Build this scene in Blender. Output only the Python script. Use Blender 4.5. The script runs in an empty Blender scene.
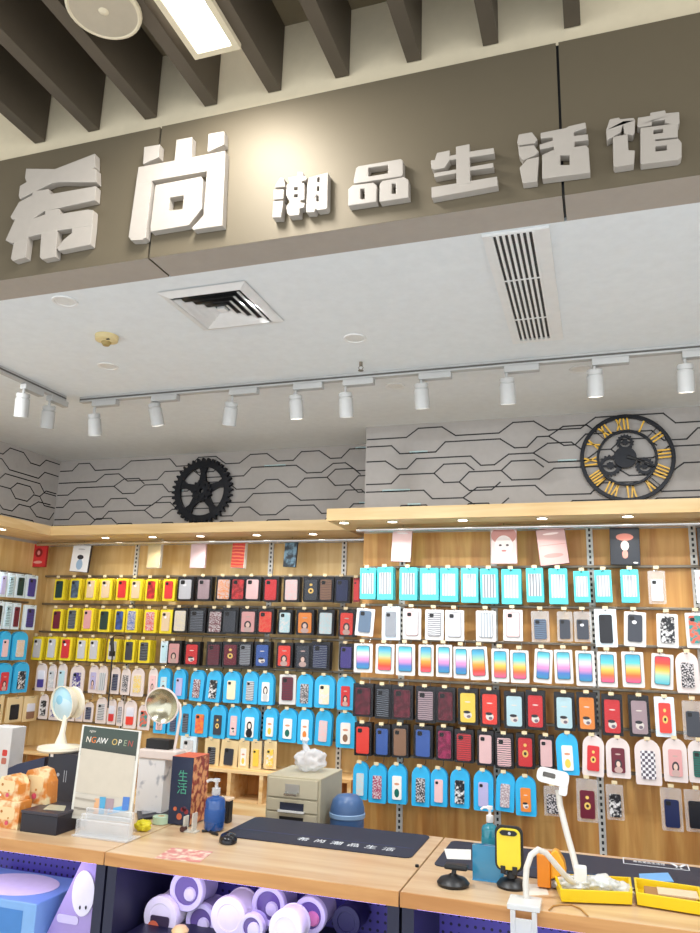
import bpy, bmesh, math, random
from mathutils import Vector, Matrix
from mathutils.geometry import tessellate_polygon
random.seed(7)
S = bpy.context.scene
C = S.collection
EYE = 1.6
# ------------------------------------------------------------------ camera
F = 748.23
R = ((0.94990948, 0.31131242, 0.02750565), (-0.04460272, 0.22215243, -0.97399122), (-0.30932601, 0.92397667, 0.22491008))
def ray(u, v):
    c = (u-350, v-466.5, F)
    return Vector([sum(R[k][i]*c[k] for k in range(3)) for i in range(3)])
def onY(u, v, Y): r = ray(u, v); r = r*(Y/r.y); r.z += EYE; return r
def onX(u, v, X): r = ray(u, v); r = r*(X/r.x); r.z += EYE; return r
def onZ(u, v, Z): r = ray(u, v); r = r*((Z-EYE)/r.z); r.z += EYE; return r
cam = bpy.data.cameras.new('camera'); camo = bpy.data.objects.new('camera', cam); C.objects.link(camo)
cam.sensor_fit = 'HORIZONTAL'; cam.sensor_width = 36; cam.lens = 36*F/700; cam.clip_start = .05
right, up, back = Vector(R[0]), -Vector(R[1]), -Vector(R[2])
m = Matrix((right, up, back)).transposed().to_4x4(); m.translation = (0, 0, EYE); camo.matrix_world = m
S.camera = camo
S.view_settings.view_transform = 'Standard'; S.view_settings.look = 'None'
S.view_settings.exposure = 0.5

# ------------------------------------------------------------------ materials
def lin(h):
    if isinstance(h, str): h = [int(h[i:i+2], 16) for i in (0, 2, 4)]
    return tuple(((x/255+.055)/1.055)**2.4 if x/255 > .04045 else x/255/12.92 for x in h)+(1,)
MATS = {}
def newmat(name):
    m = bpy.data.materials.new(name); m.use_nodes = True
    return m, m.node_tree.nodes, m.node_tree.links, m.node_tree.nodes['Principled BSDF']
def mat(name, col, rough=.5, metal=0, emit=None, es=0, coat=0, noise=.06, nscale=25):
    if name in MATS: return MATS[name]
    m, N, L, b = newmat(name)
    c = lin(col); b.inputs['Roughness'].default_value = rough; b.inputs['Metallic'].default_value = metal
    b.inputs['Coat Weight'].default_value = coat
    if noise:
        t = N.new('ShaderNodeTexCoord'); n = N.new('ShaderNodeTexNoise'); n.inputs['Scale'].default_value = nscale
        x = N.new('ShaderNodeMix'); x.data_type = 'RGBA'
        x.inputs[6].default_value = tuple(k*(1-noise) for k in c[:3])+(1,); x.inputs[7].default_value = tuple(min(1, k*(1+noise)) for k in c[:3])+(1,)
        L.new(t.outputs['Object'], n.inputs['Vector']); L.new(n.outputs[0], x.inputs[0]); L.new(x.outputs[2], b.inputs['Base Color'])
    else: b.inputs['Base Color'].default_value = c
    if emit: b.inputs['Emission Color'].default_value = lin(emit); b.inputs['Emission Strength'].default_value = es
    MATS[name] = m; return m
def clear(name, col='ffffff', fac=.35, rough=.1):
    if name in MATS: return MATS[name]
    m, N, L, b = newmat(name)
    b.inputs['Base Color'].default_value = lin(col); b.inputs['Roughness'].default_value = rough
    t = N.new('ShaderNodeBsdfTransparent'); x = N.new('ShaderNodeMixShader'); lw = N.new('ShaderNodeLayerWeight'); lw.inputs[0].default_value = .3
    mm = N.new('ShaderNodeMath'); mm.operation = 'MULTIPLY_ADD'; mm.inputs[1].default_value = .4; mm.inputs[2].default_value = fac; mm.use_clamp = True
    L.new(lw.outputs['Facing'], mm.inputs[0]); L.new(mm.outputs[0], x.inputs[0])
    L.new(t.outputs[0], x.inputs[1]); L.new(b.outputs[0], x.inputs[2]); L.new(x.outputs[0], N['Material Output'].inputs[0])
    MATS[name] = m; return m
def wood(name, c1, c2, axis='X', rough=.45, sc=1.0):
    if name in MATS: return MATS[name]
    m, N, L, b = newmat(name)
    t = N.new('ShaderNodeTexCoord'); mp = N.new('ShaderNodeMapping')
    s = {'X': (1.2, 14, 14), 'Z': (14, 14, 1.2), 'Y': (14, 1.2, 14)}[axis]; mp.inputs['Scale'].default_value = [k*sc for k in s]
    n = N.new('ShaderNodeTexNoise'); n.inputs['Scale'].default_value = 1.4; n.inputs['Detail'].default_value = 7; n.inputs['Distortion'].default_value = .6
    r = N.new('ShaderNodeValToRGB'); r.color_ramp.elements[0].position = .34; r.color_ramp.elements[0].color = lin(c1); r.color_ramp.elements[1].position = .66; r.color_ramp.elements[1].color = lin(c2)
    L.new(t.outputs['Object'], mp.inputs[0]); L.new(mp.outputs[0], n.inputs['Vector']); L.new(n.outputs[0], r.inputs[0]); L.new(r.outputs[0], b.inputs['Base Color'])
    b.inputs['Roughness'].default_value = rough; MATS[name] = m; return m
def gradmat(name, stops):
    if name in MATS: return MATS[name]
    m, N, L, b = newmat(name)
    t = N.new('ShaderNodeTexCoord'); sp = N.new('ShaderNodeSeparateXYZ'); r = N.new('ShaderNodeValToRGB')
    while len(r.color_ramp.elements) < len(stops): r.color_ramp.elements.new(.5)
    for e, (p, c) in zip(r.color_ramp.elements, stops): e.position = p; e.color = lin(c)
    L.new(t.outputs['Generated'], sp.inputs[0]); L.new(sp.outputs[2], r.inputs[0]); L.new(r.outputs[0], b.inputs['Base Color'])
    b.inputs['Roughness'].default_value = .3; MATS[name] = m; return m
def vmath(N, L, op, a, bb):
    n = N.new('ShaderNodeMath'); n.operation = op
    for i, q in enumerate((a, bb)):
        if hasattr(q, 'links'): L.new(q, n.inputs[i])
        else: n.inputs[i].default_value = q
    return n.outputs[0]
def ellipses(name, base, ells, rough=.35):
    """coloured ellipses printed over a base colour: (cx, cz, rx, rz, colour) in 0..1 of the case face"""
    if name in MATS: return MATS[name]
    m, N, L, b = newmat(name)
    t = N.new('ShaderNodeTexCoord'); sp = N.new('ShaderNodeSeparateXYZ'); L.new(t.outputs['Generated'], sp.inputs[0])
    cur = None
    for cx, cz, rx, rz, col in ells:
        dx = vmath(N, L, 'DIVIDE', vmath(N, L, 'SUBTRACT', sp.outputs[0], cx), rx); dz = vmath(N, L, 'DIVIDE', vmath(N, L, 'SUBTRACT', sp.outputs[2], cz), rz)
        d = vmath(N, L, 'ADD', vmath(N, L, 'MULTIPLY', dx, dx), vmath(N, L, 'MULTIPLY', dz, dz)); msk = vmath(N, L, 'LESS_THAN', d, 1.0)
        x = N.new('ShaderNodeMix'); x.data_type = 'RGBA'; L.new(msk, x.inputs[0])
        if cur is None: x.inputs[6].default_value = lin(base)
        else: L.new(cur, x.inputs[6])
        x.inputs[7].default_value = lin(col); cur = x.outputs[2]
    L.new(cur, b.inputs['Base Color']); b.inputs['Roughness'].default_value = rough; MATS[name] = m; return m
def patmat(name, c1, c2, scale=45, kind='voronoi', thr=.5):
    if name in MATS: return MATS[name]
    m, N, L, b = newmat(name)
    t = N.new('ShaderNodeTexCoord')
    if kind == 'voronoi': n = N.new('ShaderNodeTexVoronoi'); n.inputs['Scale'].default_value = scale; out = n.outputs['Distance']
    elif kind == 'bars': n = N.new('ShaderNodeTexWave'); n.bands_direction = 'X'; n.inputs['Scale'].default_value = scale; n.inputs['Distortion'].default_value = .5; out = n.outputs['Fac']
    elif kind == 'rows': n = N.new('ShaderNodeTexWave'); n.bands_direction = 'Z'; n.inputs['Scale'].default_value = scale; n.inputs['Distortion'].default_value = 3; out = n.outputs['Fac']
    elif kind == 'check': n = N.new('ShaderNodeTexChecker'); n.inputs['Scale'].default_value = scale; out = n.outputs['Fac']
    else: n = N.new('ShaderNodeTexNoise'); n.inputs['Scale'].default_value = scale; out = n.outputs[0]
    L.new(t.outputs['Object'], n.inputs['Vector'])
    r = N.new('ShaderNodeValToRGB'); r.color_ramp.elements[0].position = thr-.08; r.color_ramp.elements[0].color = lin(c1); r.color_ramp.elements[1].position = thr+.08; r.color_ramp.elements[1].color = lin(c2)
    L.new(out, r.inputs[0]); L.new(r.outputs[0], b.inputs['Base Color']); b.inputs['Roughness'].default_value = .35
    MATS[name] = m; return m
def pegmat(name, base, hole, pitch=.03, rad=.0055):
    m, N, L, b = newmat(name)
    t = N.new('ShaderNodeTexCoord'); sp = N.new('ShaderNodeSeparateXYZ'); L.new(t.outputs['Object'], sp.inputs[0])
    def c(o):
        a = vmath(N, L, 'MODULO', vmath(N, L, 'ADD', o, 30.0), pitch); a = vmath(N, L, 'SUBTRACT', a, pitch/2); return vmath(N, L, 'MULTIPLY', a, a)
    d = vmath(N, L, 'LESS_THAN', vmath(N, L, 'ADD', c(sp.outputs[0]), c(sp.outputs[2])), rad*rad)
    x = N.new('ShaderNodeMix'); x.data_type = 'RGBA'; x.inputs[6].default_value = lin(base); x.inputs[7].default_value = lin(hole)
    L.new(d, x.inputs[0]); L.new(x.outputs[2], b.inputs['Base Color']); b.inputs['Roughness'].default_value = .4; return m

W_PANEL = wood('wood_panel', 'c08240', 'ddaa62', 'Z', .45)
W_PANELL = wood('wood_panel_pale', 'd6b072', 'e6c88e', 'Z', .5)
W_TOP = wood('counter_wood', 'c9a47c', 'd9bd98', 'X', .28)
W_EDGE = wood('counter_edge_wood', 'bb8148', 'd69f62', 'X', .4)
W_CAN = wood('canopy_wood', 'd6b27a', 'e4c794', 'X', .45)
WALLW = mat('white_paint', 'dedcd4', .8)
CEIL = mat('ceiling_paint', 'dfe3e4', .85)
CREAM = mat('cream_paint', 'dccfb2', .8)
SLAT = mat('slat_brown', '584e40', .6)
SLATC = mat('slat_ceiling_brown', '84765c', .7)
FASC = mat('fascia_metal', '6f6552', .52, .3, noise=.02)
LETTER = mat('letter_white', 'b0a89e', .5)
WP = mat('white_plastic', 'ececea', .4)
TRK = mat('track_white', 'b4b4b2', .5)
WMET = mat('white_metal', 'e2e2e0', .4, .1)
BLK = mat('black_plastic', '17181b', .4)
DKM = mat('dark_metal', '1c1e24', .45, .5)
GOLD = mat('gold_paint', 'f0bc38', .4)
CHROME = mat('chrome', 'c8c8c8', .18, .95, noise=0)
STEEL = mat('rail_steel', '857d70', .4, .6)
GRAYW = mat('pattern_wall_grey', 'b5b0ac', .75)
LINE = mat('pattern_line', '2c2b2c', .6)
GLINT = mat('pattern_glint', 'bcd6d8', .5)
EMIT = mat('lamp_glow', 'ffffff', .5, 0, 'fff4e0', 9, noise=0)
EMITD = mat('lamp_glow_soft', 'ffffff', .5, 0, 'fffaf0', 2.2, noise=0)
NAVY = mat('navy_rubber', '1f2438', .55)
TAG = mat('tag_paper', 'e0cfa8', .6)

# ------------------------------------------------------------------ mesh helpers
class MB:
    def __init__(s): s.v = []; s.f = []; s.mi = []; s.k = 0
    def add(s, vs, fs):
        o = len(s.v); s.v += [tuple(p) for p in vs]; s.f += [tuple(i+o for i in f) for f in fs]; s.mi += [s.k]*len(fs); return s
    def box(s, x0, x1, y0, y1, z0, z1, M=None):
        vs = [Vector((x, y, z)) for x in (x0, x1) for y in (y0, y1) for z in (z0, z1)]
        if M: vs = [M @ p for p in vs]
        return s.add(vs, [(0, 1, 3, 2), (4, 6, 7, 5), (0, 4, 5, 1), (2, 3, 7, 6), (0, 2, 6, 4), (1, 5, 7, 3)])
    def quad(s, a, b, c, d): return s.add([a, b, c, d], [(0, 1, 2, 3)])
    def cyl(s, a, b, r0, r1=None, n=20, caps=True):
        a, b = Vector(a), Vector(b); r1 = r0 if r1 is None else r1
        d = (b-a).normalized(); t = d.orthogonal().normalized(); u = d.cross(t)
        vs = []
        for p, r in ((a, r0), (b, r1)): vs += [p+(t*math.cos(i*2*math.pi/n)+u*math.sin(i*2*math.pi/n))*r for i in range(n)]
        fs = [(i, (i+1) % n, n+(i+1) % n, n+i) for i in range(n)]
        if caps: fs += [tuple(range(n))[::-1], tuple(range(n, 2*n))]
        return s.add(vs, fs)
    def tube(s, pts, r, n=10):
        pts = [Vector(p) for p in pts]; vs = []; prev = None
        for i, p in enumerate(pts):
            d = (pts[min(i+1, len(pts)-1)]-pts[max(i-1, 0)]).normalized()
            t = (prev-d*prev.dot(d)).normalized() if prev else d.orthogonal().normalized(); prev = t; u = d.cross(t)
            rr = r[i] if isinstance(r, (list, tuple)) else r
            vs += [p+(t*math.cos(k*2*math.pi/n)+u*math.sin(k*2*math.pi/n))*rr for k in range(n)]
        fs = [(i*n+k, i*n+(k+1) % n, (i+1)*n+(k+1) % n, (i+1)*n+k) for i in range(len(pts)-1) for k in range(n)]
        fs += [tuple(range(n))[::-1], tuple(range((len(pts)-1)*n, len(pts)*n))]
        return s.add(vs, fs)
    def lathe(s, prof, org=(0, 0, 0), axis=(0, 0, 1), n=24):
        o, d = Vector(org), Vector(axis).normalized(); t = d.orthogonal().normalized(); u = d.cross(t); vs = []
        for r, h in prof: vs += [o+d*h+(t*math.cos(k*2*math.pi/n)+u*math.sin(k*2*math.pi/n))*r for k in range(n)]
        return s.add(vs, [(i*n+k, i*n+(k+1) % n, (i+1)*n+(k+1) % n, (i+1)*n+k) for i in range(len(prof)-1) for k in range(n)])
    def prism(s, loops, y0, y1, M=None):
        """loops of (x, z): first outer, rest holes; front face at y0 (towards the camera), back at y1"""
        L3 = [[Vector((p[0], p[1], 0)) for p in l] for l in loops]
        flat = [p for l in L3 for p in l]; n = len(flat)
        tri = tessellate_polygon(L3)
        vs = [Vector((p.x, y0, p.y)) for p in flat]+[Vector((p.x, y1, p.y)) for p in flat]
        if M: vs = [M @ p for p in vs]
        fs = [tuple(t) for t in tri]+[tuple(i+n for i in t)[::-1] for t in tri]; o = 0
        for l in L3:
            k = len(l); fs += [(o+i, o+(i+1) % k, n+o+(i+1) % k, n+o+i) for i in range(k)]; o += k
        return s.add(vs, fs)
    def build(s, name, mt, parent=None, local=False, smooth=False, bevel=0):
        off = Vector((0, 0, 0)); q = parent
        if not local:
            while q is not None: off += q.location; q = q.parent
        me = bpy.data.meshes.new(name); me.from_pydata([tuple(Vector(p)-off) for p in s.v], [], s.f)
        for q in (mt if isinstance(mt, (list, tuple)) else [mt]): me.materials.append(q)
        if any(s.mi): me.polygons.foreach_set('material_index', s.mi)
        bm = bmesh.new(); bm.from_mesh(me); bmesh.ops.recalc_face_normals(bm, faces=bm.faces); bm.to_mesh(me); bm.free()
        if smooth:
            me.shade_smooth()
            try: me.set_sharp_from_angle(angle=math.radians(40))
            except Exception: pass
        o = bpy.data.objects.new(name, me); C.objects.link(o); o.parent = parent
        if bevel:
            b = o.modifiers.new('bevel', 'BEVEL'); b.width = bevel; b.segments = 2; b.limit_method = 'ANGLE'; b.angle_limit = math.radians(40)
        return o
def thing(name, label, cat, loc=(0, 0, 0), group=None, rot=None):
    o = bpy.data.objects.new(name, None); C.objects.link(o); o.location = loc; o.empty_display_size = .05
    if rot: o.rotation_euler = rot
    return tag(o, label, cat, group)
def tag(o, label, cat, group=None):
    o['label'] = label; o['category'] = cat
    if group: o['group'] = group
    return o
def struct(o): o['kind'] = 'structure'; return o
def rrect(w, h, r, n=4, cx=0, cz=0):
    p = []
    for sx, sz, a0 in ((1, 1, 0), (-1, 1, 90), (-1, -1, 180), (1, -1, 270)):
        for i in range(n+1):
            a = math.radians(a0+90*i/n); p.append((cx+sx*(w/2-r)+r*math.cos(a), cz+sz*(h/2-r)+r*math.sin(a)))
    return p
def circ(r, n=28, cx=0, cz=0, rz=None): return [(cx+r*math.cos(i*2*math.pi/n), cz+(rz or r)*math.sin(i*2*math.pi/n)) for i in range(n)]
def text(name, body, size, mt, parent, loc, rot, ext=.001, align='CENTER', spacing=1.0):
    cu = bpy.data.curves.new(name, 'FONT'); cu.body = body; cu.size = size; cu.extrude = ext; cu.align_x = align; cu.align_y = 'CENTER'; cu.space_character = spacing
    cu.materials.append(mt); tmp = bpy.data.objects.new(name+'_curve', cu); C.objects.link(tmp)
    dg = bpy.context.evaluated_depsgraph_get(); me = bpy.data.meshes.new_from_object(tmp.evaluated_get(dg)); bpy.data.objects.remove(tmp); bpy.data.curves.remove(cu)
    if not me.materials: me.materials.append(mt)
    o = bpy.data.objects.new(name, me); C.objects.link(o); o.parent = parent; o.location = loc; o.rotation_euler = rot; return o

# ------------------------------------------------------------------ room shell
YR, YL, XL, XS, XE = 4.32, 4.72, -3.98, -1.345, 1.7      # right wall plane, recessed wall plane, left wall, step, right end
HC = EYE+1.3                                             # shop ceiling
ZCAN0, ZCAN1 = EYE+.648, EYE+.716                        # canopy underside / top
YF0, YF1, ZF1 = 2.07, 2.215, EYE+1.836                   # fascia
YB, ZSL0, ZSL1 = 2.10, EYE+1.905, EYE+2.18               # bulkhead, slat bottom, slat ceiling
struct(MB().box(-6, 3, -3, 5.2, -.1, 0).build('floor', patmat('floor_tile', 'cfd6dd', 'd8dee4', 6, 'noise')))
struct(MB().box(XL-.1, XE+.1, YF1, 5.0, HC, HC+.1).build('ceiling', CEIL))
struct(MB().box(-6, 3, -3, YB, ZSL1, ZSL1+.1).build('ceiling_slatted', SLATC))
struct(MB().box(-6, 3, YB, YB+.1, HC+.1, ZSL1+.1).build('wall_bulkhead', CREAM))
def lines_pattern(b, x0, x1, z0, z1, fn, seed):
    rnd = random.Random(seed); nrow = 6; dz = (z1-z0)/nrow; w = .0040
    def strip(p, q):
        d = Vector((q[0]-p[0], q[1]-p[1])); n = Vector((-d.y, d.x)).normalized()*w; e = d.normalized()*w*.8
        pts = [(p[0]+n.x-e.x, p[1]+n.y-e.y), (p[0]-n.x-e.x, p[1]-n.y-e.y), (q[0]-n.x+e.x, q[1]-n.y+e.y), (q[0]+n.x+e.x, q[1]+n.y+e.y)]
        b.quad(*[fn(*t) for t in pts])
    for i in range(nrow):
        base = z0+(i+.5)*dz; lvl = 0; x = x0; z = base+rnd.choice((-.25, .25))*dz
        while x < x1-.002:
            L = min(rnd.choice((rnd.uniform(.06, .16), rnd.uniform(.14, .36))), x1-x); b.k = 1; strip((x, z), (x+L, z)); 
            if rnd.random() < .2 and L > .15:
                b.k = 2; w_ = w; w = .008; strip((x+L*.3, z+.004), (x+L*.75, z+.004)); w = w_; b.k = 1
            x += L
            if x >= x1-.01: break
            zn = base+.31*dz if z < base else base-.31*dz
            dx = min(abs(zn-z)*rnd.choice((1.0, 1.4)), x1-x); z2 = z+(zn-z)
            strip((x, z), (x+dx, z2))
            if rnd.random() < .2:                       # fork closing a hexagon cell
                zz = z-(zn-z)*.9
                if z0+.02 < zz < z1-.02:
                    strip((x, z), (x+dx, zz)); e = min(x+dx+.13, x1); strip((x+dx, zz), (e, zz))
                    if e < x1-.06: strip((e, zz), (e+.05, zz+(z-zz)*.8))
            x += dx; z = z2
def wallpart(name, x0, x1, y, seed):
    b = MB(); b.box(x0, x1, y, y+.12, ZCAN0-.02, HC); lines_pattern(b, x0+.01, x1-.01, ZCAN1, HC-.01, lambda X, Z: (X, y-.0012, Z), seed)
    struct(b.build(name, [GRAYW, LINE, GLINT]))
    struct(MB().box(x0, x1, y, y+.12, 0, ZCAN0-.02).build(name+'_panelling', W_PANEL if 'right' in name else W_PANELL))
wallpart('wall_back_right', XS, XE, YR, 3)
wallpart('wall_back_left', XL, XS, YL, 11)
b = MB(); b.box(XS-.001, XS+.1, YR+.12, YL, ZCAN0-.02, HC); struct(b.build('wall_step', GRAYW))
struct(MB().box(XS-.001, XS+.1, YR+.12, YL, 0, ZCAN0-.02).build('wall_step_panelling', W_PANEL))
b = MB(); b.box(XL-.12, XL, 2.2, YL, ZCAN0-.02, HC); lines_pattern(b, 2.2, YL-.01, ZCAN1, HC-.01, lambda Y, Z: (XL+.0012, Y, Z), 5)
struct(b.build('wall_left', [GRAYW, LINE, GLINT]))
struct(MB().box(XL-.12, XL, 2.2, YL, 0, ZCAN0-.02).build('wall_left_panelling', W_PANELL))
struct(MB().box(XE, XE+.12, 2.2, YL, 0, HC).build('wall_right', WALLW))
# canopies (timber pelmets above the displays)
YCR, YCL, XCL = YR-.395, YL-.445, XL+.36
struct(MB().box(XS-.1, XE, YCR, YR-.001, ZCAN0, ZCAN1).build('trim_1', W_CAN))
struct(MB().box(XCL, XS-.1005, YCL, YL-.001, ZCAN0, ZCAN1-.003).build('trim_2', W_CAN))
struct(MB().box(XL+.001, XCL-.0005, 2.3, YL-.001, ZCAN0, ZCAN1-.003).build('trim_3', wood('canopy_wood_side', 'dcb983', 'ecd0a2', 'Y', .45)))
# fascia panels with dark joints
xa = onY(148, 262, YF0).x; xb = onY(563, 188, YF0).x
for i, (x0, x1) in enumerate(((-4.3, xa-.004), (xa+.004, xb-.004), (xb+.004, 2.2))):
    b = MB().box(x0, x1, YF0, YF1, HC+.0005, ZF1); b.k = 1; b.quad((x0, YF0, HC), (x1, YF0, HC), (x1, YF1, HC), (x0, YF1, HC)); struct(b.build('trim_%d' % (4+i), [FASC, mat('fascia_soffit_lit', 'a39a8f', .6)]))  # underside is the same metal, coloured paler in place of bounced light
struct(MB().box(-4.3, 2.2, YF0+.008, YF1-.008, HC+.008, ZF1-.004).build('trim_7', BLK))
struct(MB().box(-4.4, -4.3, 2.0, YF1, 0, ZF1).build('wall_front_left', CREAM))

# ------------------------------------------------------------------ ceiling slats, lamp panel, speaker
ords = ['first', 'second', 'third', 'fourth', 'fifth', 'sixth', 'seventh', 'eighth', 'ninth', 'tenth', 'eleventh', 'twelfth', 'thirteenth', 'fourteenth', 'fifteenth', 'sixteenth', 'seventeenth', 'eighteenth', 'nineteenth', 'twentieth', 'twenty-first', 'twenty-second']
for i in range(9):
    xc = -2.03+.256*i-.02
    o = MB().box(xc-.025, xc+.025, -1.2, YB-.004, ZSL0, ZSL1-.001).build('ceiling_slat', SLAT)
    tag(o, 'dark brown ceiling slat above the sign, %s of nine from the left' % ords[i], 'ceiling slat', 'slats above the shop sign')
zp = ZSL0-.002
pc = [onZ(u, v, zp) for u, v in ((240, 42), (197, 57))]
px1, px0, pyf = pc[0].x, pc[1].x, (pc[0].y+pc[1].y)/2
t = thing('ceiling_light_panel', 'bright rectangular ceiling light panel with pale frame under the slats', 'ceiling light', ((px0+px1)/2, pyf-.3, zp))
b = MB(); fw = .022
b.box(px0, px1, pyf-fw, pyf, zp-.02, zp); b.box(px0, px1, pyf-.6, pyf-.6+fw, zp-.02, zp); b.box(px0, px0+fw, pyf-.6+fw, pyf-fw, zp-.02, zp); b.box(px1-fw, px1, pyf-.6+fw, pyf-fw, zp-.02, zp)
b.build('frame', CREAM, t); MB().box(px0+fw, px1-fw, pyf-.6+fw, pyf-fw, zp-.012, zp-.001).build('diffuser', mat('panel_glow', 'ffffff', .5, 0, 'ffffff', 6, noise=0), t)
sc = onZ(104, 8, zp); t = thing('ceiling_dish', 'round pale ceiling dish light under the slats near upper left', 'ceiling light', tuple(sc))
MB().lathe([(0, -.012), (.05, -.014), (.108, -.012), (.115, -.004), (.115, 0), (0, 0)], sc, n=36).build('dish', mat('dish_cream', 'c2b8a4', .35, .3), t, smooth=True)
MB().lathe([(.103, -.0125), (.108, -.015), (.115, -.012), (.117, -.003)], sc, n=36).build('rim', CREAM, t, smooth=True)
MB().lathe([(0, -.018), (.01, -.017), (.016, -.0135)], sc, n=20).build('centre_cap', CREAM, t, smooth=True)

# ------------------------------------------------------------------ sign characters (hand-cut outlines)
def sign(label, org, sc, polys):
    Yl = YF0-.032
    def P(p): q = onY(org[0]+p[0]/sc, org[1]+p[1]/sc, Yl); return (q.x, q.z)
    b = MB()
    for i, pl in enumerate(polys):
        loops = [[P(p) for p in l] for l in pl]
        b.prism(loops, Yl+.0003*i, YF0-.001)
    o = b.build('sign_character', LETTER, bevel=.0018)
    tag(o, label, 'sign letter', 'raised letters of the shop sign')
def rc(a, bb, c, d): return [(a, bb), (c, bb), (c, d), (a, d)]
sign('large raised white character 希, leftmost on the brown shop sign', (0, 150), 6.3636, [
 [[(165, 118), (350, 120), (603, 22), (605, 108), (590, 118), (612, 122), (612, 205), (375, 203), (325, 212), (125, 312), (118, 290), (126, 228), (168, 203), (158, 178)]],
 [[(120, 330), (205, 285), (205, 265), (310, 247), (318, 280), (610, 228), (603, 318), (275, 390), (205, 440), (75, 440), (65, 425)]],
 [[(100, 425), (210, 425), (170, 560), (75, 592), (33, 573)]],
 [[(98, 462), (210, 435), (285, 408), (285, 385), (375, 372), (382, 405), (560, 376), (592, 382), (585, 480), (360, 512), (175, 552), (95, 565)]],
 [[(95, 540), (178, 535), (160, 682), (80, 705), (66, 690)]],
 [[(262, 480), (365, 480), (350, 678), (265, 695), (250, 680)]],
 [[(455, 470), (587, 468), (572, 600), (370, 640), (360, 620), (400, 570), (455, 525)]]])
sign('large raised white character 尚, second from left on the brown sign', (120, 125), 5.8333, [
 [[(140, 128), (232, 112), (226, 187), (133, 228)]], [[(515, 50), (607, 35), (607, 112), (508, 158)]], [[(328, 85), (420, 68), (415, 190), (316, 212)]],
 [[(105, 245), (612, 150), (607, 250), (98, 340)]], [[(105, 245), (192, 230), (185, 330), (148, 655), (128, 668), (62, 672), (48, 650)]],
 [[(512, 170), (613, 150), (595, 585), (425, 610), (415, 600), (485, 525), (505, 270)]],
 [[(205, 348), (470, 298), (480, 310), (475, 485), (400, 582), (175, 620), (175, 590)], [(290, 422), (370, 408), (362, 488), (282, 498)]]])
sign('small raised white character 潮, third from left on the brown sign', (265, 150), 8.75, [
 [[(135, 240), (165, 245), (178, 318), (82, 328), (100, 290)]], [[(75, 345), (165, 342), (160, 425), (72, 435)]], [[(70, 448), (160, 440), (140, 588), (62, 590)]],
 [[(200, 240), (278, 225), (282, 190), (330, 190), (335, 222), (365, 232), (360, 260), (320, 272), (325, 285), (345, 288), (345, 430), (310, 440), (310, 455), (350, 462), (340, 500), (302, 510), (300, 565), (210, 575), (190, 550), (182, 490), (215, 455), (182, 390), (187, 300), (215, 290)],
  rc(252, 322, 284, 350), rc(252, 385, 284, 412)],
 [[(380, 240), (550, 195), (545, 500), (530, 515), (452, 525), (442, 510), (430, 540), (360, 545), (355, 520), (367, 300)], rc(456, 235, 475, 280), rc(452, 315, 472, 356), rc(448, 398, 467, 446)]])
sign('small raised white character 品, fourth from left on the brown sign', (340, 140), 8.75, [
 [[(140, 245), (160, 228), (530, 165), (550, 180), (550, 300), (530, 318), (120, 382), (118, 350)], [(248, 243), (420, 218), (418, 290), (248, 318)]],
 [[(70, 430), (108, 395), (290, 372), (322, 395), (318, 538), (70, 575)], rc(178, 425, 214, 515)],
 [[(345, 385), (368, 358), (560, 322), (598, 345), (600, 500), (345, 540)], rc(452, 380, 488, 468)]])
sign('small raised white character 生, fifth from left on the brown sign', (425, 130), 8.75, [
 [[(105, 200), (215, 178), (215, 260), (170, 330), (80, 348), (55, 330), (52, 265), (85, 262)]], [[(270, 145), (388, 122), (395, 470), (275, 475)]],
 [[(200, 228), (385, 188), (600, 155), (605, 205), (385, 238), (200, 262)]], [[(80, 375), (275, 342), (595, 285), (598, 325), (400, 352), (80, 410)]], [[(55, 500), (630, 405), (635, 485), (58, 592)]]])
sign('small raised white character 活 beside the right panel joint, sixth from left', (512, 115), 8.235, [
 [[(55, 160), (165, 140), (210, 200), (185, 232), (60, 248), (42, 222)]], [[(50, 262), (180, 245), (220, 300), (190, 330), (90, 372), (58, 330)]], [[(125, 362), (222, 340), (207, 545), (88, 560), (62, 430)]],
 [[(235, 145), (440, 105), (465, 90), (605, 58), (612, 102), (510, 137), (510, 168), (625, 155), (630, 202), (515, 217), (515, 250), (500, 330), (345, 330), (345, 257), (230, 280), (226, 240), (335, 207), (335, 180), (235, 192)]],
 [[(248, 325), (330, 287), (610, 245), (632, 272), (645, 470), (248, 522)], rc(398, 310, 474, 408)]])
sign('small raised white character 馆, rightmost on the brown shop sign', (600, 100), 7.778, [
 [[(75, 150), (150, 135), (156, 148), (262, 138), (274, 155), (270, 250), (255, 272), (190, 262), (180, 190), (160, 250), (55, 312), (48, 230)]],
 [[(100, 285), (215, 262), (222, 388), (272, 390), (265, 497), (115, 520), (105, 500)]],
 [[(295, 135), (390, 120), (390, 98), (507, 78), (512, 100), (617, 90), (620, 180), (590, 192), (507, 175), (507, 150), (405, 162), (402, 195), (308, 210), (290, 200)]],
 [[(315, 216), (605, 178), (607, 285), (430, 302), (430, 318), (612, 297), (636, 330), (636, 442), (610, 460), (320, 497), (315, 470)], [(416, 230), (492, 220), (490, 252), (416, 262)], [(432, 358), (522, 348), (520, 388), (432, 398)]]])

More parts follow.
